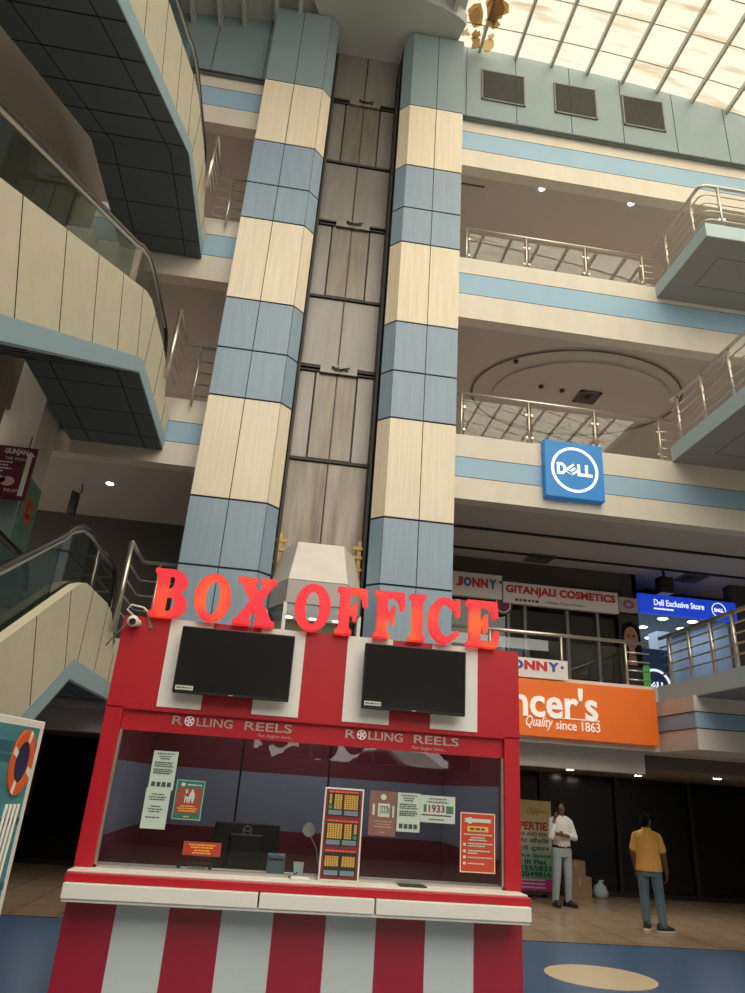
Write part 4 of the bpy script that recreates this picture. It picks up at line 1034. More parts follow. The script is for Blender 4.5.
lines(t, *b, [(.88, .25, .75), (.76, .2, .8), (.12, .25, .7)], Y=GY-.003)
g = G(); g.text('1933', b[0]+.24*w, b[0]+.7*w, b[2]+.38*h, b[2]+.66*h, GY-.005, 0, .001, weight=.03); g.box(b[0]+.05*w, b[0]+.9*w, GY-.006, GY-.005, b[2]+.25*h, b[2]+.3*h); obj('number', g, mat('maroon_ink', srgb(120, 40, 50), .7), t)
g = G(); g.box(b[0]+.1*w, b[0]+.18*w, GY-.006, GY-.005, b[2]+.38*h, b[2]+.66*h); g.box(b[0]+.74*w, b[0]+.95*w, GY-.006, GY-.005, b[2]+.36*h, b[2]+.64*h); obj('green_mark', g, mat('green_ink', srgb(70, 110, 90), .7), t)
t, *b = sheet('orange_poster', 'orange-red poster with a pale border at the right of the glass', 'poster', (460, 813, 495, 873), orange_p, mat('pale_border', srgb(226, 190, 160), .6))
w, h = b[1]-b[0], b[3]-b[2]
g = G(); g.shape([[(-.05, 0), (.02, .5), (-.05, 1), (1.05, 1), (.98, .5), (1.05, 0)]], b[0]+.1*w, b[1]-.1*w, b[2]+.84*h, b[2]+.9*h, GY-.003, .001); g.shape([ell(0, 0, 1, 1, 16)], b[0]+.18*w, b[0]+.36*w, b[2]+.81*h, b[2]+.92*h, GY-.003, .0014)
for k, q in enumerate((.46, .35, .25, .15)): g.shape([ell(0, 0, 1, 1, 10)], b[0]+.08*w, b[0]+.17*w, b[2]+(q-.025)*h, b[2]+(q+.025)*h, GY-.003, .001)
for k, (q, a_, z_) in enumerate(((.63, .1, .9), (.58, .3, .7), (.54, .25, .75), (.48, .22, .92), (.44, .22, .7), (.36, .22, .85), (.32, .22, .5), (.25, .22, .92), (.15, .22, .7))): g.scribble(b[0]+a_*w, b[0]+z_*w, b[2]+q*h, .006, GY-.003, 0, .001, k)
obj('white_print', g, paper, t)
g = G(); g.box(b[0]+.2*w, b[0]+.8*w, GY-.004, GY-.003, b[2]+.68*h, b[2]+.77*h, 0); g.scribble(b[0]+.27*w, b[0]+.73*w, b[2]+.725*h, .011, GY-.004, 1, .001, 6); obj('yellow_strip', g, [yellow_p, ink], t)
t, *b = sheet('red_notice', 'small wide red notice low on the left half of the glass', 'notice', (183, 842, 221, 856), mat('notice_red', srgb(172, 46, 34), .6), mat('notice_rim', srgb(150, 70, 50), .6))
lines(t, *b, [(.78, .15, .85), (.6, .2, .8), (.38, .3, .7), (.2, .25, .75)], yellow_p, .007, nm='yellow_print')

# tariff board standing on the counter in front of the glass
t = thing('price_board', 'tall white framed board with three yellow seat charts on the counter', 'board', (.45, 4.26, 1.232))
PY = 4.27
x0, x1, z0, z1 = rect(321.5, 788, 361.5, 883, PY); z0 = 1.232
g = G(); g.box(x0, x1, PY, PY+.012, z0, z1); obj('frame', g, white, t, .002)
g = G(); g.box(x0+.009, x1-.009, PY-.002, PY, z0+.01, z1-.008); bk = obj('backing', g, mat('board_maroon', srgb(122, 34, 38), .6), t)
H = (z1-z0-.02)/3
chart_y = mat('chart_yellow', srgb(202, 160, 66), .6); chart_d = mat('chart_dark', srgb(36, 34, 32), .6); chart_b = mat('chart_blue', srgb(112, 128, 140), .6); chart_g = mat('chart_green', srgb(60, 150, 80), .6)
for k in range(3):
    a = z0+.01+k*H; w = x1-x0
    g = G()
    g.box(x0+.09*w, x1-.09*w, PY-.004, PY-.002, a+.1*H, a+.88*H, 0)
    if k == 2: rc = [(.12, .19, .5, .84), (.25, .45, .33, .84), (.5, .86, .33, .84)]
    elif k == 1: rc = [(.12, .5, .33, .84), (.55, .74, .33, .84), (.79, .87, .5, .84)]
    else: rc = [(.12, .46, .42, .76), (.54, .87, .42, .76)]
    for q in rc:
        nx = max(1, round((q[1]-q[0])/.06)); nz = 7
        for i in range(nx):
            for j in range(nz):
                dx, dz = (q[1]-q[0])/nx, (q[3]-q[2])/nz
                g.box(x0+(q[0]+i*dx+.008)*w, x0+(q[0]+(i+1)*dx-.004)*w, PY-.005, PY-.004, a+(q[2]+(j+.1)*dz)*H, a+(q[2]+(j+.94)*dz)*H, 1)
    for q in ((.12, .46, .13, .29), (.52, .87, .13, .29)): g.box(x0+q[0]*w, x0+q[1]*w, PY-.005, PY-.004, a+q[2]*H, a+q[3]*H, 2)
    if k: qx = .12 if k == 2 else .79; g.box(x0+qx*w, x0+(qx+.08)*w, PY-.005, PY-.004, a+.34*H, a+.46*H, 3)
    g.scribble(x0+.12*w, x1-.12*w, a+.93*H, .009, PY-.002, 4, .002, k)
    obj('seat_chart', g, [chart_d, chart_y, chart_b, chart_g, mat('chart_red', srgb(214, 96, 70), .6)], bk)

# things on the counter and inside
p = at(309, 830, 4.42)
t = thing('counter_microphone', 'round pale disc on a thin stalk left of the price board', 'microphone', (p.x, 4.42, 1.23))
g = G(); g.cyl((p.x, 4.41, p.z), (0, .015, 0), .036, 24); obj('disc', g, mat('pale_grey', srgb(176, 172, 160), .5), t)
g = G(); g.tube([(p.x+.012, 4.42, p.z-.03), (p.x+.05, 4.42, p.z-.09), (p.x+.085, 4.42, 1.24)], .004, 6); g.cyl((p.x+.085, 4.42, 1.231), (0, 0, .012), .03, 16); obj('stalk', g, stainless, t)
p = at(297, 874, 4.42)
t = thing('card_machine', 'small white card machine on the counter left of the price board', 'card machine', (p.x, 4.42, 1.23))
g = G(); g.prism([(p.x-.02, 4.40, 1.24), (p.x+.03, 4.40, 1.24), (p.x+.035, 4.44, 1.30), (p.x-.025, 4.44, 1.30)], (0, .015, 0)); obj('body', g, paper, t, .003)
g = G(); g.box(p.x-.04, p.x+.06, 4.26, 4.31, 1.231, 1.243); obj('tray', g, white, t, .002); g = G(); g.tube([(p.x, 4.41, 1.25), (p.x-.03, 4.35, 1.24), (p.x-.05, 4.3, 1.238)], .004, 6); obj('wire', g, black, t)
p = at(276, 862, 4.5)
t = thing('desk_box', 'small blue-grey box with a dark slot behind the glass', 'box', (p.x, 4.5, 1.23))
g = G(); g.box(p.x-.05, p.x+.05, 4.45, 4.55, 1.231, 1.33); obj('body', g, mat('box_blue', srgb(96, 112, 124), .5), t, .004)
g = G(); g.box(p.x-.04, p.x+.04, 4.448, 4.45, 1.3, 1.31); obj('slot', g, black, t)
p = at(194, 868, 4.42)
t = thing('ticket_stand', 'low metal ticket stand on the counter below the red notice', 'stand', (p.x, 4.42, 1.23))
g = G(); g.box(p.x-.09, p.x+.09, 4.40, 4.46, 1.26, 1.268); obj('plate', g, steel_dk, t)
for s in (-1, 1):
    g = G(); g.box(p.x+s*.085-.008, p.x+s*.085+.008, 4.40, 4.46, 1.231, 1.26); obj('foot', g, black, t)
g = G(); g.box(p.x-.04, p.x+.06, 4.41, 4.45, 1.232, 1.25); tag(obj('paper_stack', g, paper), 'small stack of white slips under the metal ticket stand', 'paper')
p = at(407, 886, 4.33)
g = G(); g.box(p.x-.06, p.x+.09, 4.22, 4.31, 1.2305, 1.237); tag(obj('counter_pad', g, black, bevel=.002), 'thin black pad on the counter right of the price board', 'pad')
p = at(245, 850, 4.9)
t = thing('monitor', 'dark computer monitor seen from behind inside the booth, small round logo', 'monitor', (p.x, 4.9, 1.0))
g = G(); g.box(p.x-.2, p.x+.2, 4.86, 4.9, 1.17, 1.46); g.box(p.x-.1, p.x+.1, 4.82, 4.87, 1.22, 1.4); obj('housing', g, black, t, .008)
g = G(); g.box(p.x-.03, p.x+.03, 4.83, 4.86, 1.0, 1.25); g.box(p.x-.11, p.x+.11, 4.8, 4.95, 1.0, 1.012); obj('stand', g, black, t)
g = G(); g.shape([ell(.5, .5, .5, .5, 28), ell(.5, .5, .4, .4, 28)], p.x-.028, p.x+.028, 1.39, 1.446, 4.858, .003, norm=False); dell_letters(g, p.x-.018, p.x+.018, 1.411, 1.425, 4.858, .003); obj('logo', g, silver, t)
t = thing('office_chair', 'dark office chair inside the booth behind the monitor', 'chair', (-.1, 5.4, 0))
g = G(); g.box(-.33, .13, 5.2, 5.65, .45, .53); obj('seat', g, black, t, .02)
g = G(); g.box(-.3, .1, 5.62, 5.68, .6, 1.2); g.box(-.13, -.07, 5.64, 5.67, .46, .62); obj('backrest', g, black, t, .02)
g = G(); g.cyl((-.1, 5.42, .1), (0, 0, .36), .03, 12)
for k in range(5): a = 2*PI*k/5; g.tube([(-.1, 5.42, .1), (-.1+.27*math.cos(a), 5.42+.27*math.sin(a), .05)], .018, 6); g.ball((-.1+.27*math.cos(a), 5.42+.27*math.sin(a), .03), .03)
obj('base', g, black, t)

# ================================================================== GROUND FLOOR BACKGROUND
YB_ = 14.75
t = thing('standing_banner', 'tall property banner standing behind the man in white', 'banner', (5.2, YB_, 0))
x0, x1, z0, z1 = rect(500, 806, 552, 893, YB_); z0 = .12; z1 = 1.72
def ban_mat():
    m = bpy.data.materials.new('banner_print'); m.use_nodes = True; nt = m.node_tree; b = nt.nodes['Principled BSDF']
    tc = nt.nodes.new('ShaderNodeTexCoord'); sx = nt.nodes.new('ShaderNodeSeparateXYZ'); mr = nt.nodes.new('ShaderNodeMapRange'); rp = nt.nodes.new('ShaderNodeValToRGB')
    mr.inputs[1].default_value = .12; mr.inputs[2].default_value = 1.72
    el = rp.color_ramp.elements
    el[0].position = 0; el[0].color = (*srgb(176, 30, 120), 1); el[1].position = 1; el[1].color = (*srgb(222, 206, 130), 1)
    for pz, c in ((.13, (176, 30, 120)), (.135, (70, 150, 120)), (.3, (110, 170, 140)), (.5, (190, 200, 180)), (.7, (214, 208, 170))):
        q = el.new(pz); q.color = (*srgb(*c), 1)
    for a, b_ in ((tc.outputs['Object'], sx.inputs[0]), (sx.outputs['Z'], mr.inputs[0]), (mr.outputs[0], rp.inputs[0]), (rp.outputs[0], b.inputs['Base Color'])): nt.links.new(a, b_)
    return m
g = G(); g.box(x0, x1, YB_, YB_+.02, z0, z1); obj('sheet', g, ban_mat(), t)
h = z1-z0; w = x1-x0; xv = at(521, 850, YB_).x
g = G(); g.text('PROPERTIES', x0+.02, x1-.0, z0+.66*h, z0+.755*h, YB_-.001, 0, .003, weight=.03); obj('red_lettering', g, mat('banner_red', srgb(190, 40, 30), .6), t)
g = G(); g.text('PURCHASE AND RENT', x0+.03, x1-.02, z0+.595*h, z0+.635*h, YB_-.001, 0, .003, weight=.015)
g.text('\u0938\u0941\u0935\u093f\u0927\u093e \u0911\u092b\u093f\u0938', x0+.2, x1-.06, z0+.50*h, z0+.575*h, YB_-.001, 0, .003, weight=.015)
g.text('\u0938\u0938\u094d\u0924\u0940 \u0926\u0941\u0915\u093e\u0928', x0+.2, x1-.06, z0+.42*h, z0+.49*h, YB_-.001, 0, .003, weight=.015)
g.text('Office Space', x0+.22, x1-.03, z0+.35*h, z0+.40*h, YB_-.001, 0, .003, weight=.02)
g.text('at III Flat', x0+.3, x1-.12, z0+.285*h, z0+.335*h, YB_-.001, 0, .003, weight=.02)
g.text('1555821', xv-.01, x1-.03, z0+.215*h, z0+.27*h, YB_-.001, 0, .003, weight=.02)
g.text('2049816', xv-.01, x1-.03, z0+.15*h, z0+.205*h, YB_-.001, 0, .003, weight=.02)
obj('dark_lettering', g, mat('banner_ink', srgb(30, 36, 40), .6), t)
g = G()
for k, q in enumerate((.115, .075, .035)): g.scribble(x0+.2, x1-.15, z0+q*h, .025, YB_-.001, 0, .003, k)
obj('pale_print', g, paper, t)
g = G(); c0, c1 = xv+.12, x1-.04
for k in range(3): 
    cx = c0+.06+.09*k; g.tube([(cx+.06*math.cos(a_/4)*(1-a_/30), YB_-.006, z0+.86*h+.1*math.sin(a_/4)*(1-a_/30)) for a_ in range(0, 24)], .008, 5)
g.scribble(xv+.2, x1-.05, z0+.87*h, .035, YB_-.001, 0, .003, 8)
obj('gold_emblem', g, mat('gold_ink', srgb(196, 150, 60), .5), t)
g = G(); g.box(x0, x1, YB_-.01, YB_+.03, .06, .12); g.box(x0+.1, x0+.14, YB_+.03, YB_+.3, 0, .1); g.box(x1-.14, x1-.1, YB_+.03, YB_+.3, 0, .1); g.box(x0+.2, x0+.23, YB_+.02, YB_+.05, 0, z1); g.box(x1-.23, x1-.2, YB_+.02, YB_+.05, 0, z1); obj('stand', g, steel_dk, t)

bp = at(586, 880, 15.1)
for nm, x, y, z, sx_, sz_, lb in (('carton', 6.42, 15.2, 0, .5, .38, 'larger brown cardboard carton on the floor behind the man in white'), ('carton', 6.36, 15.22, .381, .4, .28, 'smaller brown cardboard carton on top of the larger one'),):
    t = thing(nm, lb, 'carton', (x, y, z), 'cartons by the shopfront')
    g = G(); g.box(x-sx_/2, x+sx_/2, y-.18, y+.18, z, z+sz_); obj('box', g, carton, t, .004)
    g = G(); g.box(x-sx_/2-.001, x+sx_/2+.001, y-.035, y+.035, z+sz_-.001, z+sz_+.001); g.box(x-.02, x+.02, y-.181, y-.18, z+sz_*.6, z+sz_); obj('tape', g, mat('tape', srgb(176, 150, 110), .4), t)
t = thing('plastic_bag', 'crumpled pale plastic bag on the floor right of the cartons', 'bag', (6.95, 15.25, 0))
g = G(); g.loft([((6.95, 15.25, 0), .13, .1), ((6.95, 15.25, .1), .16, .12), ((6.94, 15.25, .22), .12, .09), ((6.95, 15.25, .27), .04, .03), ((6.97, 15.25, .32), .07, .04)], 12)
obj('sack', g, mat('bag_white', srgb(168, 178, 184), .4), t, smooth=True)
g = G()
for x in (4.2, 5.9, 7.6, 9.3, 11.0): g.box(x-.04, x+.04, 15.62, 15.72, 0, 2.35)
g.box(-5, 16, 15.6, 15.72, 0, .09); struct('trim_shopfront_ground', g, mat('frame_dark', srgb(44, 42, 42), .4, .3))
g = G(); g.tube([(5.45+.9*math.cos(rad(a)), 15.5, 1.1+1.2*math.sin(rad(a))) for a in range(100, 171, 10)], .025, 8)
tag(obj('curved_tube', g, mat('dull_tube', srgb(90, 90, 90), .4, .5)), 'curved dull metal tube against the dark glass above the banner', 'tube')
g = G(); g.box(-4.75, -4.05, 14.2, 14.25, .9, 2.1); g.text('Jeans', -4.7, -4.1, 1.4, 1.6, 14.19, 1, .01, shear=.3) if False else None
tag(obj('corridor_panel', g, mat('dim_red', srgb(70, 26, 30), .6)), 'dim dark red panel deep in the corridor left of the booth', 'panel')

# ================================================================== STANDEE AT LOWER LEFT
p = at(46, 722, 3.3)
ang = rad(77)
ux, uy = -math.cos(ang), -math.sin(ang)      # along the panel, from its right edge towards the camera
tp = Vector((p.x, 3.3, 0)); SH = p.z
nx, ny = uy, -ux
if ny > 0: nx, ny = -nx, -ny
def sxf(v):   # local: x = distance from the right edge (0..), y = depth (front is negative), z up
    return Vector((tp.x+ux*v.x-nx*v.y, tp.y+uy*v.x-ny*v.y, v.z))
def SG():
    g = G(); g.xf = sxf; return g
t = thing('cutout_standee', 'tall white board printed with life rings at the lower left corner', 'standee', (tp.x+ux*.45, tp.y+uy*.45, 0))
g = SG(); g.box(0, .95, 0, .05, 0, SH); bd = obj('board', g, white, t, .004)
g = SG(); g.box(.035, .95, -.002, 0, .02, SH-.03); obj('printed_planks', g, mat('teal_print', srgb(74, 140, 146), .6, 0, .3, 5, (1, 1, 5)), bd)
g = SG()
for k in range(8): g.box(.035, .95, -.004, -.002, .1+.23*k, .125+.23*k)
g.box(.035, .95, -.004, -.002, SH-.13, SH-.09); obj('printed_boards', g, mat('teal_dark', srgb(40, 92, 108), .6), bd)
ring_o = mat('ring_orange', srgb(214, 92, 40), .6); ring_w = mat('ring_white', srgb(226, 216, 202), .6); navy = mat('navy_print', srgb(34, 40, 74), .6)
def life_ring(cx, cz, rx, rz):
    g = SG(); g.shape([ell(0, 0, 1, 1, 36)], cx-rx*.66, cx+rx*.66, cz-rz*.66, cz+rz*.66, -.004, .002); obj('printed_dark_disc', g, navy, bd)
    g = SG(); g.shape([ell(0, 0, 1, 1, 40), ell(0, 0, .62, .62, 40)], cx-rx, cx+rx, cz-rz, cz+rz, -.004, .006); obj('printed_life_ring', g, ring_o, bd)
    g = SG()
    for a in (20, 110, 200, 290):
        q = [(cx+rx*r_*math.cos(rad(a+d)), -.011, cz+rz*r_*math.sin(rad(a+d))) for r_, d in ((.62, -9), (1, -7), (1, 7), (.62, 9))]
        g.prism(q, (0, .001, 0))
    obj('printed_ring_band', g, ring_w, bd)
life_ring(.125, SH-.165, .08, .125); life_ring(.42, SH-.12, .1, .12); life_ring(.7, .95, .16, .2)
g = SG()
for k in range(4):
    g.tube([(.07+.028*k, -.006, SH-.32), (.1+.03*k, -.006, SH-.75), (.16+.03*k, -.006, SH-1.1)], .006, 6)
obj('printed_rope', g, ring_w, bd)
g = SG()
for k in range(3):
    cz = SH-.48-.11*k; g.shape([[(0, 0), (.5, .3), (1, 0), (.8, .5), (1.1, .8), (.65, .75), (.5, 1.2), (.35, .75), (-.1, .8), (.2, .5)]], .17+.01*k, .24+.01*k, cz-.04, cz+.04, -.004, .003)
obj('printed_star', g, ring_w, bd)
g = SG(); g.shape([ell(.5, 0, .5, 1, 30), ell(.5, 0, .36, .85, 30)], .22, .75, SH-1.0, SH-.35, -.004, .004); obj('printed_hoop', g, mat('pale_teal', srgb(140, 190, 192), .6), bd)
g = SG(); g.shape([[(0, 0), (.2, .6), (.1, 1), (.6, 1.1), (1, .7), (.9, .2), (.7, -.2), (.3, -.1)]], .2, .5, SH-1.15, SH-.6, -.009, .003); obj('printed_sail', g, ring_w, bd)
g = SG()
for k in range(9):
    cx, cz = .08+.055*(k % 3), SH-.92-.1*(k//3); g.shape([ell(0, 0, 1, 1, 14), ], cx-.03, cx+.03, cz-.04, cz+.04, -.004, .003, k % 3)
obj('printed_shells', g, [mat('p_blue', srgb(70, 110, 160), .6), mat('p_red', srgb(140, 60, 50), .6), mat('p_navy', srgb(44, 60, 100), .6)], bd)
random.seed(11); g = SG()
for k in range(26):
    cx, cz = .06+random.random()*.3, SH-1.2-random.random()*.6; r_ = .02+random.random()*.04
    g.shape([[(0, 0), (.6, .2), (1, .9), (.4, .7)]], cx-r_, cx+r_, cz-r_, cz+r_, -.004-.0003*k, .003, k % 4)
obj('printed_fish', g, [mat('p_brown', srgb(120, 60, 44), .6), ring_w, navy, mat('p_sky', srgb(120, 170, 190), .6)], bd)
g = SG(); g.prism([(.1, .05, 0), (.14, .05, 0), (.14, .5, 0)], (0, 0, .02)); g.prism([(.7, .05, 0), (.74, .05, 0), (.74, .4, 0), (.7, .4, 0)], (0, 0, .02)); obj('foot', g, white, t)

# ================================================================== PEOPLE
def limb(g, pts, rs, sub=3, flat=1.0):
    """tapering closed limb through joints with rounded joints"""
    for (a, ra), (b, rb) in zip(list(zip(pts, rs))[:-1], list(zip(pts, rs))[1:]):
        a, b = Vector(a), Vector(b)
        g.tube([a.lerp(b, i/sub) for i in range(sub+1)], [ra+(rb-ra)*i/sub for i in range(sub+1)], 14)
    for p, r in zip(pts, rs): g.ball(p, r)
def fuse(name, g, m, parent, voxel=.009, smooth=4):
    o = obj(name, g, m, parent, smooth=True)
    r = o.modifiers.new('fuse', 'REMESH'); r.mode = 'VOXEL'; r.voxel_size = voxel; r.use_smooth_shade = True
    s = o.modifiers.new('soften', 'SMOOTH'); s.factor = .5; s.iterations = smooth
    return o
def xform(base, ang):
    c, s = math.cos(ang), math.sin(ang)
    return lambda v: Vector((base[0]+v.x*c-v.y*s, base[1]+v.x*s+v.y*c, base[2]+v.z))
def hand(g, wrist, d, side, bend):
    """palm, four fingers and thumb; d = pointing direction, side = direction of the thumb, bend = palm side"""
    d, side, bend = Vector(d).normalized(), Vector(side).normalized(), Vector(bend).normalized()
    w = Vector(wrist); 
    for k, off in enumerate((-.027, -.009, .009, .027)):
        g.tube([w, w+d*.05+side*off, w+d*.085+side*off], [.02, .015, .013], 8); g.ball(w+d*.085+side*off, .012)
        L = (.06, .072, .078, .068)[k]; a = w+d*.085+side*off; b = a+(d*.8+bend*.35).normalized()*L*.55; c = b+(d*.45+bend*.8).normalized()*L*.5
        g.tube([a, b, c], [.0115, .0105, .009], 8); g.ball(b, .0105); g.ball(c, .009)
    a = w+d*.025+side*.02; b = a+(d*.6+side*.8).normalized()*.045; c = b+(d+bend*.5).normalized()*.035
    g.tube([a, b, c], [.016, .013, .010], 8); g.ball(b, .013); g.ball(c, .010)
def head(g, c, fy, turn=0):
    """head at centre c facing local -y*fy, turned by angle"""
    c = Vector(c); R = Matrix.Rotation(turn, 3, 'Z')
    P = lambda x, y, z: c+R @ Vector((x, y*fy, z))
    def B(x, y, z, r):
        k = len(g.v); x0 = g.xf; g.xf = None
        s = G(); s.ball((0, 0, 0), r, 0, 16, 10); g.xf = x0
        g.add([P(x+v.x, y+v.y, z+v.z) for v in s.v], s.f)
    B(0, .005, .02, (.074, .093, .1)); B(0, -.02, -.05, (.056, .068, .062)); B(0, -.052, -.085, (.032, .03, .03))
    B(0, -.095, -.015, (.014, .022, .024)); B(0, -.082, .012, (.011, .015, .03)); B(0, -.078, -.058, (.026, .014, .009)); B(0, -.077, -.07, (.024, .013, .009))
    for s in (-1, 1): B(s*.077, .012, -.008, (.012, .02, .032)); B(s*.032, -.075, .035, (.024, .012, .009))
    return P
def eyes(parent, P, xf):
    g = G(); g.xf = xf
    for s in (-1, 1):
        q = P(s*.031, -.083, .012); g.ball(q, (.0125, .009, .008), 0, 10, 6); q2 = P(s*.031, -.0905, .012); g.ball(q2, (.006, .005, .006), 1, 8, 6)
    obj('eye', g, [mat('eye_white', srgb(190, 184, 176), .4), hair_m], parent, smooth=True)
def shoe(t, xf, x, y, ang, m_up=shoe_m, m_so=sole_m):
    c, s = math.cos(ang), math.sin(ang)
    f = lambda v: xf(Vector((x+v.x*c-v.y*s, y+v.x*s+v.y*c, v.z)))
    out = [(-.04, .1), (-.046, .0), (-.05, -.09), (-.035, -.17), (0, -.195), (.035, -.17), (.05, -.09), (.046, 0), (.04, .1), (0, .115)]
    g = G(); g.xf = f
    rings = [(.029, 1, 0, 1), (.06, .96, 0, 1), (.085, .8, .02, .72), (.12, .62, .055, .42)]
    n = len(out); vs = []
    for z, sx_, oy, sy_ in rings: vs += [(p[0]*sx_, oy+p[1]*sy_, z) for p in out]
    g.add(vs, [(i*n+k, i*n+(k+1) % n, (i+1)*n+(k+1) % n, (i+1)*n+k) for i in range(3) for k in range(n)]+[list(range(n))[::-1], list(range(3*n, 4*n))]); up_ = obj('shoe', g, m_up, t, smooth=True)
    g = G(); g.xf = f; g.prism([(p[0]*1.05, p[1]*1.03, .001) for p in out], (0, 0, .028)); obj('shoe_sole', g, m_so, up_, .004)

def torso(g, z0, z1, grow=0, belly=0, wmul=1.0):
    rs = [(.86, .165, .115), (.95, .168, .12), (1.05, .155, .112), (1.15, .16, .115), (1.25, .175, .12), (1.35, .185, .115), (1.42, .17, .095), (1.47, .10, .07)]
    q = [((0, (-belly*.4 if 0.95 < z < 1.25 else 0), z), a*wmul+grow, b+grow+(belly if .95 < z < 1.25 else 0)) for z, a, b in rs if z0-.001 <= z <= z1+.001]
    g.loft(q, 20)

# --- man in white on the phone
base = zplane(569, 909, 0); base = Vector((base.x, 13.75, 0))
xf = xform(base, rad(8))
t = man_w = thing('person', 'person in white shirt and pale jeans, hand raised to the ear, other arm folded', 'person', base)
Rs, Re, Rw = (-.18, 0, 1.38), (-.27, -.1, 1.12), (-.165, -.07, 1.42)
Ls, Le, Lw = (.18, 0, 1.38), (.245, -.06, 1.13), (-.06, -.21, 1.17)
hc = (-.005, -.015, 1.60)
legs_w = [((-.095, 0, .9), (-.13, -.03, .5), (-.155, .0, .09)), ((.095, 0, .9), (.10, -.02, .5), (.115, .02, .09))]
g = G(); g.xf = xf
torso(g, .86, 1.47, 0); limb(g, [(0, 0, 1.44), (-.02, -.01, 1.56)], [.058, .052])
limb(g, [Rs, Re, Rw], [.055, .043, .03]); limb(g, [Ls, Le, Lw], [.055, .043, .03])
for L in legs_w: limb(g, L, [.085, .058, .04])
hand(g, Rw, (.28, .12, 1), (.2, -1, .1), (.7, .2, .1)); hand(g, Lw, (-1, -.05, .06), (0, -.2, 1), (-.2, .9, 0))
P = head(g, hc, 1, rad(-8))
fuse('body', g, skin, t, .007, 3)
eyes(t, P, xf)
g = G(); g.xf = xf; s_ = G(); s_.ball((0, .018, .045), (.08, .092, .085), 0, 18, 12)
g.add([P(v.x, v.y if v.y > -.062 else -.062, v.z if v.z > -.01 or v.y > .0 else -.01) for v in s_.v], s_.f); g.ball(P(0, .06, -.02), (.07, .045, .06)); fuse('hair', g, hair_m, t, .007, 3)
g = G(); g.xf = xf; torso(g, .95, 1.47, .013, .015); limb(g, [(-.1, 0, 1.42), Rs, Re, (Vector(Re)*.35+Vector(Rw)*.65)], [.07, .068, .058, .045]); limb(g, [(.1, 0, 1.42), Ls, Le, (Vector(Le)*.5+Vector(Lw)*.5)], [.07, .068, .058, .048]); sh_ = fuse('shirt', g, shirt_w, t, .009, 4)
g = G(); g.xf = xf; g.loft([((0, 0, .90), .178, .13), ((0, 0, .99), .176, .13)], 20); g.loft([((0, 0, .80), .17, .12), ((0, 0, .92), .176, .128)], 20)
for L in legs_w: limb(g, [L[0], L[1], (L[2][0], L[2][1], .1)], [.1, .076, .062])
fuse('trousers', g, jean_l, t, .009, 4)
g = G(); g.xf = xf; g.loft([((0, 0, .955), .183, .136), ((0, 0, .995), .182, .135)], 24); bl = obj('belt', g, black, t, smooth=True)
g = G(); g.xf = xf; g.box(-.02, .02, -.145, -.135, .957, .993); obj('belt_buckle', g, stainless, bl)
g = G(); g.xf = xf; g.prism([(-.045, -.1, 1.39), (0, -.085, 1.47), (-.06, -.05, 1.50), (-.09, -.06, 1.44)], (0, -.012, 0)); g.prism([(.035, -.1, 1.39), (0, -.085, 1.47), (.05, -.05, 1.50), (.08, -.06, 1.44)], (0, -.012, 0)); g.box(-.006, .006, -.138, -.13, 1.0, 1.4); obj('collar', g, shirt_w, sh_)
shoe(t, xf, -.155, -.02, rad(-14), shoe_m, shoe_m); shoe(t, xf, .115, .0, rad(22), shoe_m, shoe_m)
ph = xf(Vector((-.108, -.06, 1.565)))
g = G(); g.xf = xf; g.box(-.104, -.094, -.085, -.03, 1.50, 1.64); tag(obj('phone', g, black, bevel=.003), 'dark phone held to the ear by the person in white', 'phone')

# --- man in yellow seen from behind
base = zplane(655, 931, 0); base = Vector((base.x-.02, base.y, 0))
xf = xform(base, rad(-32))
t = thing('person', 'person in yellow shirt and blue jeans, seen from behind, arms hanging', 'person', base)
# local: faces +y
Ls, Le, Lw = (-.165, 0, 1.305), (-.225, -.01, 1.05), (-.2, .07, .81)
Rs, Re, Rw = (.165, 0, 1.305), (.235, -.03, 1.05), (.255, .04, .80)
hc = (.0, .03, 1.515)
legs_y = [((-.09, 0, .86), (-.10, .03, .48), (-.09, .02, .09)), ((.09, 0, .86), (.12, .01, .48), (.15, -.05, .09))]
g = G(); g.xf = xf; g.loft([((0, 0, .82), .15, .105), ((0, 0, 1.0), .15, .105), ((0, 0, 1.2), .155, .11), ((0, 0, 1.29), .145, .095), ((0, 0, 1.36), .09, .07)], 20)
limb(g, [(0, 0, 1.37), (0, .02, 1.47)], [.058, .052])
limb(g, [Ls, Le, Lw], [.052, .042, .028]); limb(g, [Rs, Re, Rw], [.052, .042, .028])
for L in legs_y: limb(g, L, [.085, .058, .04])
hand(g, Lw, (.05, .15, -1), (.3, 1, 0), (1, 0, 0)); hand(g, Rw, (.0, .1, -1), (-.2, 1, 0), (-1, .2, 0))
P = head(g, hc, -1, rad(-25))
fuse('body', g, skin, t, .007, 3)
eyes(t, P, xf)
g = G(); g.xf = xf; s_ = G(); s_.ball((0, .014, .03), (.079, .09, .088), 0, 18, 12)
g.add([P(v.x, v.y if v.y > -.062 else -.062, v.z if v.z > -.01 or v.y > .0 else -.01) for v in s_.v], s_.f); g.ball(P(0, .055, -.03), (.066, .045, .055)); fuse('hair', g, hair_m, t, .007, 3)
g = G(); g.xf = lambda v: xf(Vector((v.x, v.y, v.z*.955)))
g.loft([((0, 0, .85), .20, .155), ((0, 0, .95), .195, .15), ((0, 0, 1.1), .185, .14), ((0, 0, 1.25), .185, .135), ((0, 0, 1.34), .18, .125), ((0, 0, 1.40), .15, .108), ((0, 0, 1.46), .085, .08)], 24)
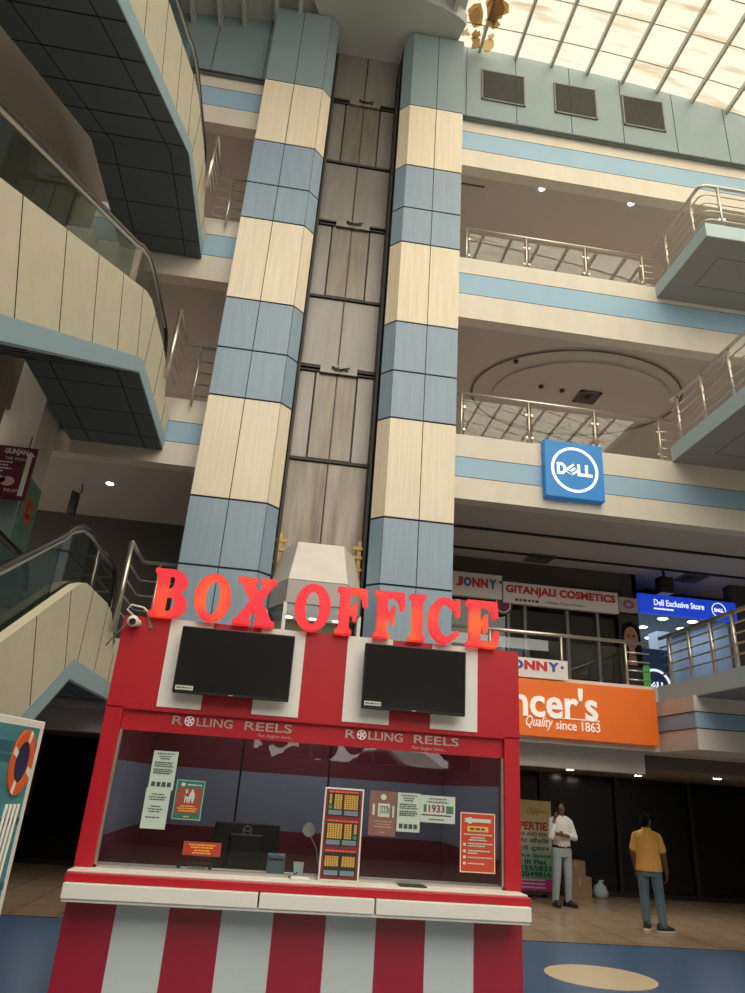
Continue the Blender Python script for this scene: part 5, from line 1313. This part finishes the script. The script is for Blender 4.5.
g.xf = xf; limb(g, [(-.07, 0, 1.35), Ls, tuple(Vector(Ls)*.3+Vector(Le)*.7)], [.05, .06, .066]); limb(g, [(.07, 0, 1.35), Rs, tuple(Vector(Rs)*.3+Vector(Re)*.7)], [.05, .06, .066]); sh_ = fuse('shirt', g, shirt_y, t, .009, 4)
g = G(); g.xf = xf; g.loft([((0, .01, 1.385), .075, .07), ((0, .015, 1.43), .07, .066)], 18); obj('collar', g, shirt_y, sh_, smooth=True)
g = G(); g.xf = xf; g.loft([((0, 0, .74), .165, .12), ((0, 0, .93), .17, .125)], 20)
for L in legs_y: limb(g, [L[0], L[1], (L[2][0], L[2][1], .1)], [.098, .074, .062])
fuse('trousers', g, jean_b, t, .009, 4)
shoe(t, xf, -.09, .03, rad(180-6)); shoe(t, xf, .15, -.05, rad(180-50))

# ================================================================== WHAT THE BOOTH GLASS MIRRORS: A CAR OUTSIDE BEHIND THE VIEWER
def car(px, py, pz, label):
    t = thing('car', label, 'car', (px, py, pz))
    c_, s_ = math.cos(rad(58)), math.sin(rad(58))
    rot = lambda v: Vector((px+(v.x-px)*c_-(v.y-py)*s_, py+(v.x-px)*s_+(v.y-py)*c_, v.z))
    side = [(-2.1, .35), (-2.12, .62), (-2.0, .82), (-1.2, .95), (-.6, 1.38), (.7, 1.42), (1.45, 1.02), (2.05, .92), (2.12, .6), (2.08, .33)]
    g = G(); g.xf = rot; g.prism([(px+a, py-.85, pz+b) for a, b in side], (0, 1.7, 0)); obj('body', g, mat('car_white', srgb(226, 228, 230), .25), t, .06)
    for s in (-1, 1):
        for q in ([(-1.05, .96), (-.56, 1.31), (-.05, 1.34), (-.05, .96)], [(.02, .96), (.02, 1.34), (.65, 1.34), (1.2, 1.0)]):
            g = G(); g.xf = rot; g.prism([(px+a, py+s*.852, pz+b) for a, b in q], (0, .006*s, 0)); obj('side_window', g, black, t)
        for a in (-1.35, 1.3):
            g = G(); g.xf = rot; g.cyl((px+a, py+s*.72, pz+.32), (0, .16*s, 0), .32, 24); w_ = obj('wheel', g, rubber, t)
            g = G(); g.xf = rot; g.cyl((px+a, py+s*.86, pz+.32), (0, .03*s, 0), .19, 18); obj('hub_cap', g, stainless, w_)
    return t
g = G(); g.box(-12, 16, -26, -13, 1.3, 1.5); struct('road', g, mat('asphalt', srgb(96, 94, 92), .9, 0, .1, 3))
car(4.1, -15.6, 1.5, 'white car outside, mirrored in the top of the booth glass')
random.seed(5); g = G()
for i in range(60):
    g.ball((-6+i*.27+random.random()*.2, -18.5+random.random()*.8, 1.5+random.random()*2.2), (.3+random.random()*.3, .3, .25+random.random()*.3), i % 3, 8, 6)
tag(obj('hedge', g, [mat('hedge_green', srgb(58, 66, 40), .9), mat('hedge_brown', srgb(92, 80, 60), .9), mat('hedge_dark', srgb(34, 36, 28), .9)]), 'bushes outside behind the white car, mirrored in the booth glass', 'hedge', kind='stuff')

# ================================================================== LIGHT
w = bpy.data.worlds.new('sky'); S.world = w; w.use_nodes = True
nt = w.node_tree; bg = nt.nodes['Background']; bg.inputs['Color'].default_value = (1.0, .955, .86, 1)
# hazy bright sky: pale ahead, much brighter towards the sun behind the viewer
tc = nt.nodes.new('ShaderNodeTexCoord'); dp = nt.nodes.new('ShaderNodeVectorMath'); dp.operation = 'DOT_PRODUCT'
dp.inputs[1].default_value = Vector((.25, -.75, .6)).normalized()
mr = nt.nodes.new('ShaderNodeMapRange'); mr.inputs[1].default_value = .35; mr.inputs[2].default_value = 1.0; mr.inputs[3].default_value = .80; mr.inputs[4].default_value = 4.9
nt.links.new(tc.outputs['Generated'], dp.inputs[0]); nt.links.new(dp.outputs['Value'], mr.inputs[0]); nt.links.new(mr.outputs[0], bg.inputs['Strength'])
def area(name, loc, sx, sy, power, col=(1, .93, .84)):
    l = bpy.data.lights.new(name, 'AREA'); l.shape = 'RECTANGLE'; l.size = sx; l.size_y = sy; l.energy = power; l.color = col
    o = bpy.data.objects.new(name, l); COL.objects.link(o); o.location = loc; return o
area('gallery_fill_2', (6, 15.7, 9.85), 14, .6, 190); area('gallery_fill_3', (6, 14.6, 13.7), 14, .6, 170)  # added unseen area lights, deep inside, so bounce brightens the gallery ceilings
area('gallery_fill_left_2', (-4, 15.7, 9.85), 5, .6, 45); area('gallery_fill_left_3', (-4, 14.6, 13.7), 5, .6, 45)  # the same unseen added fill for the left galleries
for lx, ly in ((5.6, 12.6), (7.4, 12.2), (9.2, 12.0), (3.6, 12.4), (-3.0, 12.2)):  # beams of the ceiling lights, plus added ones further left without a fixture
    l = bpy.data.lights.new('ground_spot', 'SPOT'); l.energy = 55; l.spot_size = rad(150); l.spot_blend = .6; l.shadow_soft_size = .1; l.color = (1, .93, .82)
    o = bpy.data.objects.new('ground_spot', l); COL.objects.link(o); o.location = (lx, ly, 2.26)
area('store_lamps', (8.4, 15.6, 5.6), 1.6, 3, 45, (.9, .96, 1))
def sun(name, e, energy, col, angle):
    l = bpy.data.lights.new(name, 'SUN'); l.energy = energy; l.color = col; l.angle = angle
    o = bpy.data.objects.new(name, l); COL.objects.link(o); o.rotation_euler = e; return o

S.view_settings.view_transform = 'Standard'; S.view_settings.look = 'None'
S.view_settings.gamma = 1.0; S.view_settings.use_curve_mapping = False
S.view_settings.exposure = .0
